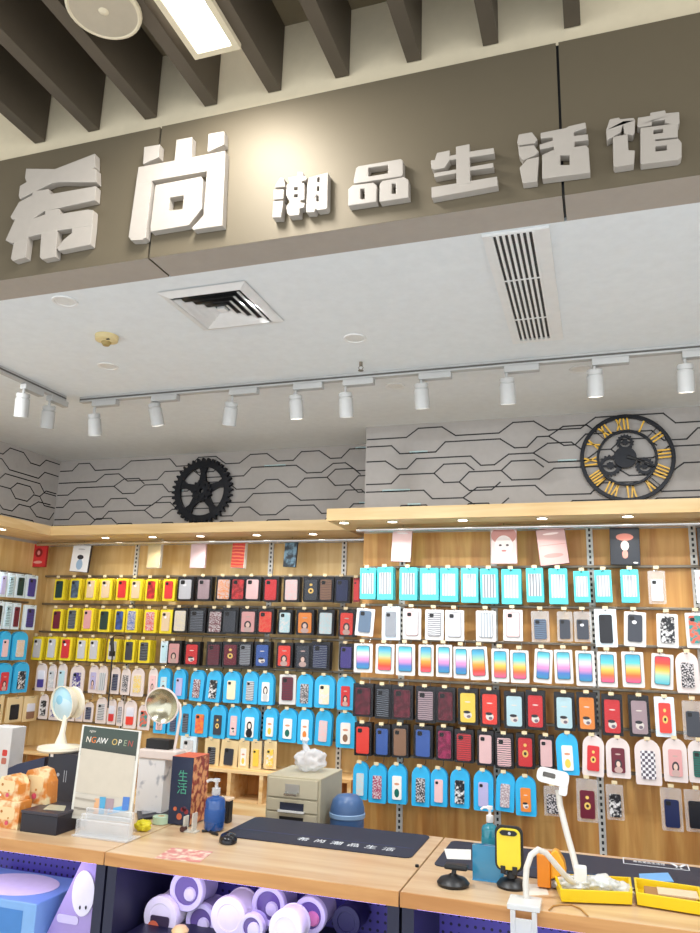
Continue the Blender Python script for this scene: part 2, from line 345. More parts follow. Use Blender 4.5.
# ------------------------------------------------------------------ ceiling fittings
zc = HC
vc = [onZ(u, v, zc) for u, v in ((160, 291), (243, 279), (282, 321), (205, 331))]
x0 = (vc[0].x+vc[3].x)/2; x1 = (vc[1].x+vc[2].x)/2; y0 = (vc[0].y+vc[1].y)/2; y1 = (vc[2].y+vc[3].y)/2
cx, cy, hw = (x0+x1)/2, (y0+y1)/2, (x1-x0+y1-y0)/4
t = thing('ceiling_air_diffuser', 'square white four-way air diffuser set in the shop ceiling', 'air vent', (cx, cy, zc))
MB().box(cx-hw*.82, cx+hw*.82, cy-hw*.82, cy+hw*.82, zc-.003, zc-.0005).build('backing', BLK, t)
def ringb(b, h0, h1, za, zb):      # square sloping louvre
    o = [(-1, -1), (1, -1), (1, 1), (-1, 1)]
    vs = [(cx+s*h0, cy+q*h0, za) for s, q in o]+[(cx+s*h1, cy+q*h1, zb) for s, q in o]+[(cx+s*h0, cy+q*h0, za-.003) for s, q in o]+[(cx+s*h1, cy+q*h1, zb-.003) for s, q in o]
    b.add(vs, [(i, (i+1) % 4, 4+(i+1) % 4, 4+i) for i in range(4)]+[(8+i, 8+(i+1) % 4, 12+(i+1) % 4, 12+i) for i in range(4)])
b = MB(); ringb(b, hw, hw*.8, zc-.002, zc-.014); b.build('frame', WMET, t)
for k in range(4): b = MB(); ringb(b, hw*(.76-.17*k), hw*(.645-.17*k), zc-.018, zc-.006); b.build('louvre', WMET, t)
MB().box(cx-hw*.09, cx+hw*.09, cy-hw*.09, cy+hw*.09, zc-.018, zc-.005).build('centre_plate', WMET, t)
t = thing('linear_air_grille', 'long slotted white air grille set in the shop ceiling', 'air vent', (-.208, 2.7, zc))
gx0, gx1, gy0, gy1 = -.314, -.1, 2.225, 3.16
b = MB(); b.box(gx0, gx0+.03, gy0, gy1, zc-.01, zc-.0005); b.box(gx1-.05, gx1, gy0, gy1, zc-.01, zc-.0005); b.box(gx0+.03, gx1-.05, gy1-.03, gy1, zc-.01, zc-.0005); b.box(gx0+.03, gx1-.05, gy0, gy0+.008, zc-.01, zc-.0005)
b.build('frame', WMET, t)
MB().box(gx0+.03, gx1-.05, gy0+.008, gy1-.03, zc-.002, zc-.0005).build('backing', BLK, t)
for k in range(8):
    xx = gx0+.03+(gx1-gx0-.08)*k/7; MB().box(xx-.0045, xx+.0045, gy0+.008, gy1-.03, zc-.012, zc-.003).build('slat', WMET, t)
for yy in (2.55, 2.9): MB().box(gx0+.03, gx1-.05, yy-.004, yy+.004, zc-.0135, zc-.0115).build('cross_bar', WMET, t)
sd = onZ(107, 336, zc)
t = thing('smoke_detector', 'round cream smoke detector on the shop ceiling', 'smoke detector', tuple(sd))
MB().lathe([(0, -.03), (.03, -.03), (.05, -.022), (.052, -.006), (.052, -.0005)], sd).build('body', mat('detector_cream', 'd9c692', .5), t, smooth=True)
MB().lathe([(0, -.046), (.014, -.046), (.022, -.034), (.022, -.029)], sd).build('sensor', mat('detector_brown', 'a08a50', .5), t, smooth=True)
MB().box(sd.x+.02, sd.x+.034, sd.y-.03, sd.y-.022, sd.z-.03, sd.z-.027).build('indicator', BLK, t)
for (u, v), w in zip(((65, 301), (108, 366), (355, 338), (395, 386), (580, 369)), ('beside the sign at far left', 'behind the smoke detector', 'right of the square diffuser', 'in front of the wall step', 'near the clock')):
    q = onZ(u, v, zc); t = thing('ceiling_downlight', 'flush round white ceiling disc '+w, 'downlight', tuple(q), 'round discs in the shop ceiling')
    MB().lathe([(.052, -.0005), (.05, -.005), (.042, -.005), (.04, -.001)], q, n=28).build('ring', WMET, t, smooth=True)
    MB().lathe([(0, -.002), (.041, -.002), (.041, -.0006)], q, n=28).build('disc', mat('disc_white', 'dcdbd6', .5), t)
q = onZ(361, 362, zc); t = thing('fire_sprinkler', 'small chrome fire sprinkler head hanging from the ceiling', 'sprinkler', tuple(q))
MB().cyl(q, q-Vector((0, 0, .02)), .008, n=12).build('pipe', STEEL, t); b = MB()
for s in (-1, 1): b.tube([q+Vector((s*.006, 0, -.02)), q+Vector((s*.012, 0, -.03)), q+Vector((s*.003, 0, -.042))], .002, 6)
b.build('frame', STEEL, t); MB().cyl(q-Vector((0, 0, .042)), q-Vector((0, 0, .045)), .013, n=16).build('deflector', STEEL, t)

# ------------------------------------------------------------------ track lighting
YT = 3.385
def rail(name, label, a, bb):
    t = thing(name, label, 'track rail', tuple((Vector(a)+Vector(bb))/2)); b = MB(); d = Vector(bb)-Vector(a)
    if abs(d.x) > abs(d.y): b.box(a[0], bb[0], a[1]-.017, a[1]+.017, zc-.03, zc-.0005); s = MB().box(a[0]+.002, bb[0]-.002, a[1]-.0185, a[1]-.017, zc-.021, zc-.012)
    else: b.box(a[0]-.017, a[0]+.017, a[1], bb[1], zc-.03, zc-.0005); s = MB().box(a[0]+.017, a[0]+.0185, a[1]+.002, bb[1]-.002, zc-.021, zc-.012)
    b.build('channel', TRK, t); s.build('slot', mat('slot_grey', '55534f', .5), t)
rail('track_rail', 'long white lighting track along the ceiling in front of the back wall', (-2.76, YT, zc), (XE-.1, YT, zc))
XT = -2.84
rail('track_rail', 'short white lighting track on the ceiling along the left wall', (XT, 2.3, zc), (XT, YT-.05, zc))
spotpx = [(93, 424, 0, 0), (153, 414, .16, 0), (231, 413, -.2, 1), (295, 406, 0, 1), (345, 404, 0, 0), (421, 395, 0, 0), (507, 390, 0, 0), (595, 382, 0, 1), (686, 377, 0, 1)]
lampw = ['at the left end of the long track', 'second from left on the long track', 'above the gear ornament on the long track', 'fourth from left on the long track', 'fifth from left, left of the wall step', 'sixth from left on the long track', 'seventh from left on the long track', 'above the wall clock on the long track', 'at the right end of the long track']
LAMPS = []
def tracklamp(c, tilt, lit, label, axis='x'):
    t = thing('track_lamp', label, 'track light', (c.x, c.y, zc-.03), 'white spotlights on the ceiling tracks')
    if axis == 'x': MB().box(c.x-.01, c.x+.15, c.y-.02, c.y+.02, zc-.062, zc-.031).build('adapter', TRK, t, bevel=.003)
    else: MB().box(c.x-.02, c.x+.02, c.y-.01, c.y+.13, zc-.062, zc-.031).build('adapter', TRK, t, bevel=.003)
    MB().cyl((c.x, c.y, zc-.062), (c.x, c.y, c.z+.055), .007, n=10).build('stem', TRK, t)
    d = Vector((math.sin(tilt), .25, -1)).normalized(); top = Vector((c.x, c.y, c.z+.06)); 
    b = MB().lathe([(0, 0), (.03, 0), (.034, .006), (.034, .022), (.031, .024), (.031, .028), (.036, .03), (.036, .125), (.031, .125), (.031, .112), (0, .112)], top, d, 24)
    h = b.build('lamp_head', TRK, t, smooth=True); MB().lathe([(0, .115), (.0305, .115)], top, d, 24).build('lens', EMIT if lit else EMITD, h)
    LAMPS.append((top+d*.13, d))
for (u, v, tl, lit), w in zip(spotpx, lampw):
    tracklamp(onY(u, v, YT), tl, lit, 'white cylindrical spotlight '+w)
for (u, v), w in zip(((22, 404), (48, 416)), ('nearest the left picture edge on the short track', 'at the far end of the short left track')):
    tracklamp(onX(u, v, XT), -.2, 0, 'white cylindrical spotlight '+w, 'y')

# ------------------------------------------------------------------ canopy downlights
def candl(x, y, w):
    t = thing('canopy_spotlight', 'small glowing recessed spotlight under the wooden canopy, '+w, 'downlight', (x, y, ZCAN0), 'spotlights under the wooden canopies')
    MB().lathe([(.034, -.0005), (.034, -.004), (.026, -.004), (.026, -.0005)], (x, y, ZCAN0), n=24).build('ring', CHROME, t, smooth=True)
    MB().lathe([(0, -.002), (.026, -.002)], (x, y, ZCAN0), n=24).build('lens', EMIT, t)
DL = []
for i, u in enumerate((101, 152, 203, 262, 320)):
    q = onZ(u, 536.5, ZCAN0); DL.append((q.x, YCL+.15)); candl(q.x, YCL+.15, ords[i]+' from left over the recessed display')
for i, u in enumerate((339, 390, 463, 543, 627, 706)):
    q = onZ(u, 520, ZCAN0); DL.append((q.x, YCR+.08)); candl(q.x, YCR+.08, ords[i]+' from left over the right display')
for i, yy in enumerate((3.55, 3.95)): DL.append((XCL-.12, yy)); candl(XCL-.12, yy, ('nearer' if i == 0 else 'farther')+' one along the left wall')

# ------------------------------------------------------------------ clock and gear ornament
cc = onY(627, 457.5, YR-.03); RO = (onY(675, 457, YR-.03).x-onY(579, 457, YR-.03).x)/2
t = thing('wall_clock', 'round black skeleton wall clock with gold roman numerals above the canopy', 'clock', (cc.x, YR, cc.z-RO))
def ringp(r0, r1, n=48): return [circ(r0, n, cc.x, cc.z), circ(r1, n, cc.x, cc.z)]
MB().prism(ringp(RO, RO*.915), YR-.035, YR-.012).build('outer_ring', DKM, t, bevel=.002)
MB().prism(ringp(RO*.64, RO*.585), YR-.033, YR-.014).build('inner_ring', DKM, t, bevel=.002)
nums = ['XII', 'I', 'II', 'III', 'IIII', 'V', 'VI', 'VII', 'VIII', 'IX', 'X', 'XI']
for i, nm in enumerate(nums):
    a = math.radians(30*i-4); b = MB(); wd = {'I': .02, 'V': .036, 'X': .036}; tot = sum(wd[c] for c in nm); k = -tot/2; hh = RO*.135
    sc_ = min(1, .075/tot)
    for c in nm:
        xx = (k+wd[c]/2)*sc_; w = .0085
        segs = {'I': [((0, -hh), (0, hh))], 'V': [((-.012*sc_, hh), (0, -hh)), ((.012*sc_, hh), (0, -hh))], 'X': [((-.012*sc_, hh), (.012*sc_, -hh)), ((.012*sc_, hh), (-.012*sc_, -hh))]}[c]
        for (p, q) in segs:
            b.prism([[(xx+p[0]-w*.5, p[1]), (xx+p[0]+w*.5, p[1]), (xx+q[0]+w*.5, q[1]), (xx+q[0]-w*.5, q[1])]], -.004, .004)
        k += wd[c]
    rr = RO*.775; M = Matrix.Translation((cc.x+rr*math.sin(a), YR-.026, cc.z+rr*math.cos(a))) @ Matrix.Rotation(a, 4, 'Y')
    b.v = [tuple(M @ Vector(p)) for p in b.v]; b.build('numeral', GOLD, t)
b = MB()
for i in range(4):
    a = math.radians(90*i+45)
    p0 = Vector((cc.x+RO*.62*math.sin(a), YR-.02, cc.z+RO*.62*math.cos(a))); p1 = Vector((cc.x+RO*.93*math.sin(a), YR-.02, cc.z+RO*.93*math.cos(a))); b.cyl(p0, p1, .0022, n=6)
b.build('spokes', DKM, t)
def cog(b, x, z, r, teeth, y0, y1, hole):
    o = []
    for i in range(teeth*4):
        a = i*2*math.pi/(teeth*4); q = r if i % 4 in (0, 1) else r*.86; o.append((x+q*math.cos(a), z+q*math.sin(a)))
    b.prism([o]+hole, y0, y1)
for dx, dz, r in ((-.02, .36, .19), (-.36, -.16, .25), (.36, -.2, .2)):
    x, z = cc.x+dx*RO, cc.z+dz*RO; b = MB(); cog(b, x, z, r*RO, 16, YR-.024, YR-.014, [circ(r*RO*.6, 20, x, z)]); cog(b, x, z, r*RO*.35, 8, YR-.026, YR-.014, [])
    b.box(x-r*RO*.65, x+r*RO*.65, YR-.022, YR-.016, z-.005, z+.005); b.build('gear', DKM, t)
MB().cyl((cc.x-.01, YR-.044, cc.z), (cc.x-.01, YR-.012, cc.z), RO*.24, n=28).build('hub', DKM, t)
b = MB(); b.tube([(cc.x, YR-.05, cc.z+.005), (cc.x+RO*.56, YR-.05, cc.z-RO*.24)], [.007, .003], 6); b.build('minute_hand', BLK, t)
b = MB(); b.tube([(cc.x, YR-.047, cc.z), (cc.x+RO*.34, YR-.047, cc.z-RO*.12)], [.009, .005], 6); b.build('hour_hand', BLK, t)
gc = onY(202, 491, YL-.03); RG = (onY(232, 490, YL-.03).x-onY(172, 490, YL-.03).x)/2
t = thing('gear_ornament', 'large black five-spoked cogwheel ornament on the grey patterned wall', 'wall ornament', (gc.x, YL, gc.z-RG))
b = MB(); o = []
for i in range(36*4):
    a = i*2*math.pi/144; q = RG if i % 4 in (0, 1) else RG*.9; o.append((gc.x+q*math.cos(a), gc.z+q*math.sin(a)))
b.prism([o, circ(RG*.73, 48, gc.x, gc.z)], YL-.04, YL-.012); b.build('toothed_ring', DKM, t)
for i in range(5):
    a = math.radians(90+72*i); p = Vector((math.cos(a), 0, math.sin(a))); n = Vector((-p.z, 0, p.x)); c0 = Vector((gc.x, 0, gc.z))
    pts = [c0+p*RG*.2+n*RG*.13, c0+p*RG*.2-n*RG*.13, c0+p*RG*.55-n*RG*.075, c0+p*RG*.78-n*RG*.16, c0+p*RG*.78+n*RG*.16, c0+p*RG*.55+n*RG*.075]
    MB().prism([[(q.x, q.z) for q in pts]], YL-.036, YL-.014).build('spoke', DKM, t)
b = MB(); cog(b, gc.x, gc.z, RG*.34, 14, YL-.044, YL-.012, [circ(RG*.07, 12, gc.x, gc.z)]); b.build('hub', DKM, t)
for i in range(6):
    a = math.radians(60*i); MB().cyl((gc.x+RG*.2*math.cos(a), YL-.05, gc.z+RG*.2*math.sin(a)), (gc.x+RG*.2*math.cos(a), YL-.04, gc.z+RG*.2*math.sin(a)), RG*.045, n=8).build('bolt', DKM, t)

# ------------------------------------------------------------------ display walls
HEX = dict(maroon='6b2233', red='d2353a', scarlet='e8443a', navy='242d55', black='1b1d24', dgreen='1e3b3a', pale='bcdde6', orange='ea8b3e', yellow='f0cf55', pink='ecc3c4', white='c6c7ce', grey='8b9098', beige='ddc3a0', brown='8e6a52', purple='4a4190', teal='2f8f8c', magenta='a52c5c', mauve='a9939a', blue='3c5ea8', cream='efe3c4', silver='c9ccd0', rose='dba0a0', charcoal='3a3e48', lilac='b9b4dc', slate='5b6f86', green='0f6a5c')
WORD = dict(dgreen='dark green', pale='pale blue')
CARDC = dict(T='52d2dc', W='dbd9d7', K='191a20', B='33b4ea', Y='f0d92f', P='e6d9d6', G='e6cf9f', L='dcecf6', R='9c2f35')
CARDW = dict(T='teal boxed', W='white carded', K='black packed', B='sky blue carded', Y='yellow carded', P='pearl white carded', G='cream carded', C='clear bagged', L='icy white boxed', R='dark red packed')
CARDM = {k: mat('card_'+k, v, .35) for k, v in CARDC.items()}; CARDM['C'] = clear('clear_bag', 'f2f4f6', .22)
CARDM['K'] = mat('card_K', CARDC['K'], .25)
BUB = clear('blister_clear', '14141a', .06, .08)
def casemat(col, pat):
    h = HEX[col]; k = 'case_%s_%s' % (col, pat); dk = HEX['black']
    if pat == 'pl' or pat == 'cam': return mat(k, h, .3)
    if pat == 'gr1': return gradmat('case_gr1', [(0, '2f86ac'), (.22, '4b74b8'), (.45, 'e88fc0'), (.62, 'ecc9d8'), (.85, '67c3d2'), (1, '3f9fb8')])
    if pat == 'gr2': return gradmat('case_gr2', [(0, 'e0568a'), (.25, 'ec6a36'), (.45, 'f5c050'), (.7, '5cc2c6'), (1, '3d9fc4')])
    if pat == 'gr3': return gradmat('case_gr3', [(0, 'f0566a'), (.18, 'e8442c'), (.42, 'f59a36'), (.6, 'a6c8a0'), (.85, '4fa7c8'), (1, '3b8fb8')])
    if pat == 'gr4': return gradmat('case_gr4', [(0, '4bb0c4'), (.3, '9ad0c0'), (.5, 'f5c050'), (.75, 'e8503a'), (1, 'd83a52')])
    if pat == 'half': return gradmat(k, [(0, h), (.45, h), (.5, 'd8dcec'), (1, 'e8e8f4')])
    if pat == 'win': return patmat(k, 'cfd3d7', '7f8890' if col == 'grey' else 'a2a9b2', 20, 'bars', .5)
    if pat == 'fig': return ellipses(k, h, [(.5, .35, .27, .2, '40343c'), (.5, .35, .15, .12, 'e2c4b6'), (.5, .12, .3, .13, 'c4a6a0'), (.5, .75, .2, .03, 'c4a6a0')])
    if pat == 'girl': return ellipses(k, 'f1efec', [(.5, .55, .3, .24, '1d1b20'), (.5, .56, .17, .14, 'f4e2d8'), (.5, .2, .36, .22, h)])
    if pat == 'spot': return ellipses(k, h, [(.5, .25, .27, .12, 'e4ddd6'), (.44, .35, .24, .05, '2c2c34'), (.56, .2, .13, .05, '7a6a78'), (.5, .7, .2, .02, 'e4ddd6')])
    if pat == 'badge': return ellipses(k, h, [(.5, .45, .22, .13, 'e9c46a'), (.5, .45, .1, .06, '3a2a2a'), (.5, .75, .12, .06, 'e9c46a')])
    if pat == 'fruit': return ellipses(k, 'f2f0ec', [(.5, .28, .26, .18, h), (.5, .66, .28, .05, 'd99a7a')])
    if pat == 'camdot': return ellipses(k, h, [(.45, .72, .16, .07, 'e8e8ee')])
    if pat == 'pat': return patmat(k, h, 'd8d2d4', 130, 'noise', .52)
    if pat == 'dpat': return patmat(k, h, ''.join('%02x' % int(int(h[i:i+2], 16)*.72) for i in (0, 2, 4)), 35, 'noise', .5)
    if pat == 'rpat': return patmat(k, h, 'e5604a', 50, 'noise', .52)
    if pat == 'txt': return patmat(k, h, '7f8692' if col in ('black', 'charcoal', 'navy') else '3c3440', 30, 'rows', .8)
    if pat == 'grid': return patmat(k, 'e9e6ea', '5a5360', 75, 'check', .5)
    if pat == 'wpat': return patmat(k, h, 'e4e2e2', 80, 'noise', .55)
    return mat(k, h, .3)
PATW = dict(pl='plain', cam='camera-cutout', gr1='pink-and-blue striped', gr2='rainbow striped', gr3='orange sunset striped', gr4='red-topped rainbow', half='half-coloured', win='windowed', fig='portrait', girl='girl portrait', spot='round-faced', badge='badged', fruit='fruit print', camdot='dotted', pat='speckled', dpat='mottled', rpat='marbled', txt='lettered', grid='gridded', wpat='cloudy')
INS = dict(T=(.13, .17, .17), W=(.17, .13, .13), K=(.13, .13, .07), B=(.25, .3, .11), Y=(.18, .14, .1), P=(.22, .26, .13), G=(.24, .3, .1), C=(.16, .3, .08), L=(.2, .15, .1), R=(.1, .1, .08))
def outline(card, w, h):
    if card in 'BP':                      # shouldered card with an arched hanging tab
        s = w*.5; p = [(-s*.94, -h/2), (s*.94, -h/2), (s, -h/2+.012), (s, h*.26)]
        p += [(s*math.cos(a)*.98, h*.26+(h*.5-h*.26)*math.sin(a)) for a in [math.radians(q) for q in (18, 38, 58, 76, 90, 104, 122, 142, 162)]]
        return p+[(-s, h*.26), (-s, -h/2+.012)]
    if card in 'YWC':
        p = rrect(w, h*.95, .006, 3, 0, -h*.025); tabw = w*.22
        return [q for q in p if True] if card != 'W' else p
    return rrect(w, h, .004, 2)
STACK = dict(Y=2, B=1, K=1, T=1)
ncount = {}
def package(loc, w, h, card, col, pat, label, group, rot=0, tilt=0, depth=None):
    t = thing('phone_case_package', label, 'phone case', (loc[0], loc[1], loc[2]-h/2), group, (0, tilt, rot))
    d = depth if depth is not None else dict(Y=.016, B=.012, K=.02, T=.028, L=.02).get(card, .006)
    M = Matrix.Translation((0, 0, h/2))
    hole = [(-w*.09, h*.45), (w*.09, h*.45), (w*.09, h*.465), (-w*.09, h*.465)]
    MB().prism([outline(card, w, h), hole], 0, d, M).build('backing_card', CARDM[card], t, local=True)
    ix, it, ib = INS[card]; cw = w*(1-2*ix); ch = h*(1-it-ib); cz = h/2+(ib-it)*h/2
    M2 = Matrix.Translation((0, 0, cz)); q = .0005 if card == 'T' else .0065
    if card == 'T': c = MB().prism([rrect(cw, ch, .003, 2)], -.0012, -.0001, M2).build('window_panel', casemat(col, pat), t, local=True)
    else:
        c = MB().prism([rrect(cw, ch, min(cw*.14, .009), 3)], -q, -.0001, M2).build('phone_case', casemat(col, pat), t, local=True)
        if pat.startswith('gr') and pat != 'grid' or (card == 'W' and col in ('white', 'silver', 'pink')): MB().prism([rrect(cw*1.07, ch*1.035, cw*.15, 3)], -.005, -.0001, M2).build('case_rim', mat('rim_slate', '3c4450' if pat.startswith('gr') else '8a8d94', .4) if pat.startswith('gr') else mat('rim_grey', '8e9096', .4), c, local=True)
        if pat in ('cam', 'txt', 'camdot', 'pl', 'wpat', 'rpat', 'dpat'):
            m2 = Matrix.Translation((-cw*.22, 0, cz+ch*.36)); MB().prism([rrect(cw*.34, cw*.3, cw*.08, 2)], -q-.0015, -q+.0002, m2).build('camera_cutout', BLK, c, local=True)
    if card == 'K': MB().prism([rrect(w*.93, h*.84, .006, 2, 0, h*.48)], -.013, -.0002).build('clear_blister', BUB, t, local=True)
    return t
def clone(t, dy, label, rot):
    r = t.copy(); C.objects.link(r); r['label'] = label
    r.location = t.location+Vector((-dy*math.sin(rot), dy*math.cos(rot), 0))
    for ch in list(t.children):
        c = ch.copy(); C.objects.link(c); c.parent = r
        for g in ch.children:
            e = g.copy(); C.objects.link(e); e.parent = c
    return r
RAILS = {}
def row(side, rw, Yp, data, zrail=None, stack=True):
    hooks = []; sd = dict(right='right display', left='left display').get(side, 'left wall')
    for i, s in enumerate(data.strip().split('\n')):
        f = s.split(); xl, xr, yt, yb = [float(k) for k in f[:4]]; card, col, pat = f[4:7]; tl = math.radians(float(f[7])) if len(f) > 7 else random.uniform(-.012, .012)
        if card == 'K': e_ = 2.5 if side == 'left' else 2.0; xl -= e_; xr += e_; yt -= 1.5; yb += .8
        um, vm = (xl+xr)/2, (yt+yb)/2
        if side != 'left side':
            a = onY(um, yt, Yp); bb = onY(um, yb, Yp); w = onY(xr, vm, Yp).x-onY(xl, vm, Yp).x; rot = 0
        else:
            a = onX(um, yt, Yp); bb = onX(um, yb, Yp); w = onX(xr, vm, Yp).y-onX(xl, vm, Yp).y; rot = math.pi/2
        h = a.z-bb.z; loc = (a+bb)/2
        cw = WORD.get(col, col); word = PATW[pat] if pat.startswith('gr') or pat == 'grid' else cw+' '+PATW[pat]
        lab = '%s %s phone case, %s from left in %s row, %s' % (CARDW[card], word, ords[i], rw, sd)
        t = package(loc, w, h, card, col, pat, lab, 'phone cases on the %s display' % side, rot, tl)
        d0 = dict(Y=.016, B=.012, K=.02, T=.028, L=.02).get(card, .006)+.004
        if stack:
            for k in range(STACK.get(card, 0) if not (side == 'right' and card in 'B' ) else 1):
                clone(t, (d0+.008)*(k+1), '%s %s case %s %s package, %s row, %s' % (CARDW[card], word, 'directly behind' if k == 0 else 'furthest behind', ords[i], rw, sd), rot)
        hooks.append((loc, h))
    # the bar with its hooks
    zt = sum(l.z+h/2 for l, h in hooks)/len(hooks)
    if side == 'right': p0, p1, wp = (XS+.01, YR), (XE-.02, YR), YR
    elif side == 'left': p0, p1, wp = (XL+.01, YL), (XS-.01, YL), YL
    zb = max(l.z+h/2 for l, h in hooks)+.012
    if side != 'left side':
        t = thing('display_rail', 'steel hook rail carrying the %s row of the %s display' % (rw, side), 'display rail', ((p0[0]+p1[0])/2, wp-.03, zb), 'hook rails on the display walls')
        MB().box(p0[0], p1[0], wp-.034, wp-.004, zb-.007, zb+.007).build('bar', STEEL, t, bevel=.002)
        for l, h in hooks:
            z = l.z+h*.455; y0 = wp-.036; y1 = l.y-.022
            b = MB().tube([(l.x, y0, zb), (l.x, y0-.012, z+.002), (l.x, y1, z), (l.x, y1-.004, z+.008)], .0022, 6)
            hk = b.build('hook', CHROME, t)
            MB().box(l.x-.013, l.x+.013, y1-.006, y1-.0045, z+.006, z+.022).build('price_tag', TAG, hk)
    else:
        y0 = min(l.y for l, h in hooks)-.35; y1 = YL-.2
        t = thing('display_rail', 'steel hook rail carrying the %s row on the left wall' % rw, 'display rail', (XL+.03, (y0+y1)/2, zb), 'hook rails on the display walls')
        MB().box(XL+.004, XL+.034, y0, y1, zb-.007, zb+.007).build('bar', STEEL, t, bevel=.002)
        for l, h in hooks:
            z = l.z+h*.455; x1 = l.x+.022
            MB().tube([(XL+.036, l.y, zb), (XL+.048, l.y, z+.002), (x1, l.y, z), (x1+.004, l.y, z+.008)], .0022, 6).build('hook', CHROME, t)
PR, PL = YR-.17, YL-.17
row('right', 'top', PR, '''360 375.5 568 599 T grey win
377.5 393 567 599.5 T grey win
399.5 417 567.5 600 T grey win
420 438.5 568 600 T silver win
440 457.5 568 601.5 T pink win
461 478 568 602.5 T white win
480.5 498 568.5 603.5 T grey win
501.5 521 569 604 T pink win
526.5 543.5 568 602 T grey win
549 567.5 568.5 604 T white win
574 590 571 602 T pale win
595 612 570 602 T white win
621 639 569.5 602.5 T white win
648 665.5 569 604 C silver cam
696 712 570 603 L pink pl''')
row('right', 'second', PR, '''355 373 607 636 W slate cam 4
382 400 606.5 640 L grey cam
403 421 607 639.5 W pink cam
425 443.5 608 640 W silver txt
445 464 608.5 641 W white pl
476 496 609 641.5 W silver win
503 522.5 608 641 W pink cam
531.5 549.5 609.5 642 C slate txt
557 572.5 610 641.5 C charcoal cam
574 591.5 610 642 C charcoal camdot
595 617 609 647 L black cam
623 645 610 646.5 W charcoal camdot 3
656 677.5 612 647.5 W black wpat 2
686 706 611 648 W teal rpat''')
row('right', 'third', PR, '''354 372.5 642 672.5 W purple gr1
375.5 394 642.5 674 W purple gr3
396 415 642.5 675.5 W purple gr1
418.5 433.5 643 676 W purple gr3
436 452 643 677 W purple gr1
453.5 469 645 678.5 W purple gr1
470.5 488.5 645 680 W purple gr3 -3
491.5 509 647 682 W purple gr2
510.5 529 648.5 683 W purple gr2
533 551 647.5 683 W purple gr1 4
554.5 573 648 683.5 W purple gr1
576 595 649 686 W purple gr1
597.5 617 650 687 W purple gr2
622 644 650 687.5 W purple gr2
650 672 652 689 W purple gr4 4
676 699 652 693 P black pat''')
row('right', 'fourth', PR, '''355 371 685 716 K maroon dpat
377 389 686 718 K black txt
393.5 411 687 719 K maroon dpat
417.5 433.5 688 722 K mauve txt
438 453 689 722 K maroon dpat
460 476 690 724 K yellow spot
482 497.5 691 726 K scarlet spot
506 522.5 693 728 K pale spot
527.5 543 692 729 K red spot
556 572.5 694 730 K pale spot
579 595 694 731 K orange spot
603.5 620.5 696 735 K red spot
631 648 697 736 K mauve spot
655 675 697 737 L scarlet badge
682.5 703 699 740 C charcoal cam''')
row('right', 'fifth', PR, '''356.5 369.5 724 755 K scarlet pl
376.5 388 726 756 K blue pl
394 406.5 726 757 K brown pl
415.5 430.5 727 758 K blue pl
438 451 728 760 K magenta dpat
456.5 471.5 731 762 K red txt
479 491.5 732 765 K pink pl
497 511.5 735 768 K pink txt
518 532.5 735 768 K red badge
540.5 552 737 768 K pink pl
557 579 733 775 B yellow fruit -2
581.5 603 735 776 P red badge 3
606 630 737.5 778 P maroon fig
635 661 739 785 P silver grid
663 687 738 782 P rose fig
688 711 740 783 P green txt''')
row('right', 'bottom', PR, '''353 367.5 762 799.5 B pale pat
368.5 386 764 803 B magenta pat
388 406.5 764 804 B green fruit
411.5 429.5 766 806.5 B black pat
430.5 447 768 806.5 B pink pl
450 469 768.5 808 B black wpat
473.5 493 770 811 B lilac pl
495 513.5 772 811.5 B mauve pat 3
515.5 536 776 816 B orange spot
544 561 785 816 C black pat
576.5 598 777 822 C maroon badge
606.5 624 783 820 C black wpat
661 682.5 786 831 C navy pl
685 708 788 832 C black pl''')
row('left', 'top', PL, '''54.5 64.5 578 600 Y dgreen pl
70 80.5 577.5 600 Y slate dpat
85.5 96 577.5 600 Y beige camdot
100 112 577.5 600 Y beige camdot
116.5 128 577.5 600 Y red pl
130 142 578 600.5 Y beige camdot
145.5 157 578 601 Y red dpat
163 175 578 601 Y red pl
180 191 578 600 K white camdot
199 209 578 600 K mauve pl
218.5 229 578 600 K orange pat
233 243 578 600 K red dpat
247 258 578 600 K pink pl
266 276 578 601 K red pl
286 297 578 601 K pink pat
305.5 317 578 601 K charcoal badge
321 331 578 601 K brown txt
337 347.5 578 602 K navy pl
353.5 360 578 602 R red pl''')
row('left', 'second', PL, '''52 62 608 631 Y maroon pl
67 77.5 607 631 Y charcoal txt
82.5 93 607 631 Y rose pl
98.5 110 608 632 Y dgreen pl
114.5 124.5 608 632 Y blue dpat
126 137.5 607.5 632.5 Y blue pat
144 156.5 608.5 633 Y red pat
160 172 608.5 633.5 Y beige camdot
175.5 185 609 632 K cream pat
191 203 609 632 K charcoal txt
210 220.5 610 633 K maroon pat
224 235.5 609 633 K charcoal cam
242 254.5 610 633 K rose fig
260 271 610 633 K scarlet rpat
280.5 289.5 611 633.5 K pale wpat
299 311.5 611 634 K orange fig
320 331.5 611 635 K pale pat
341 352.5 611 636 K scarlet fig''')
row('left', 'third', PL, '''32 42.5 635.5 660 Y white camdot
46.5 57 635.5 660 Y white camdot
60 71.5 636 660.5 Y red camdot
76.5 87 637 661 Y white camdot
88.5 99.5 637 661.5 Y white camdot
107 118 638 662 Y white camdot
124 134.5 638.5 662.5 Y charcoal pl
138.5 150 639 663 Y black txt
160.5 168 641 663 L pale pl
170 178.5 642 664 K rose fig
187 197 643 665 K red spot
209 219 643 666 K maroon txt
225 236.5 643 666 K maroon badge
241 250 643 666 K grey txt
257 268 643 667 K blue spot
279 290 644 667 K scarlet fig
297.5 309 644 668 K charcoal fig
313.5 327 643 669 K navy txt
341.5 351 645 669 K purple pl''')
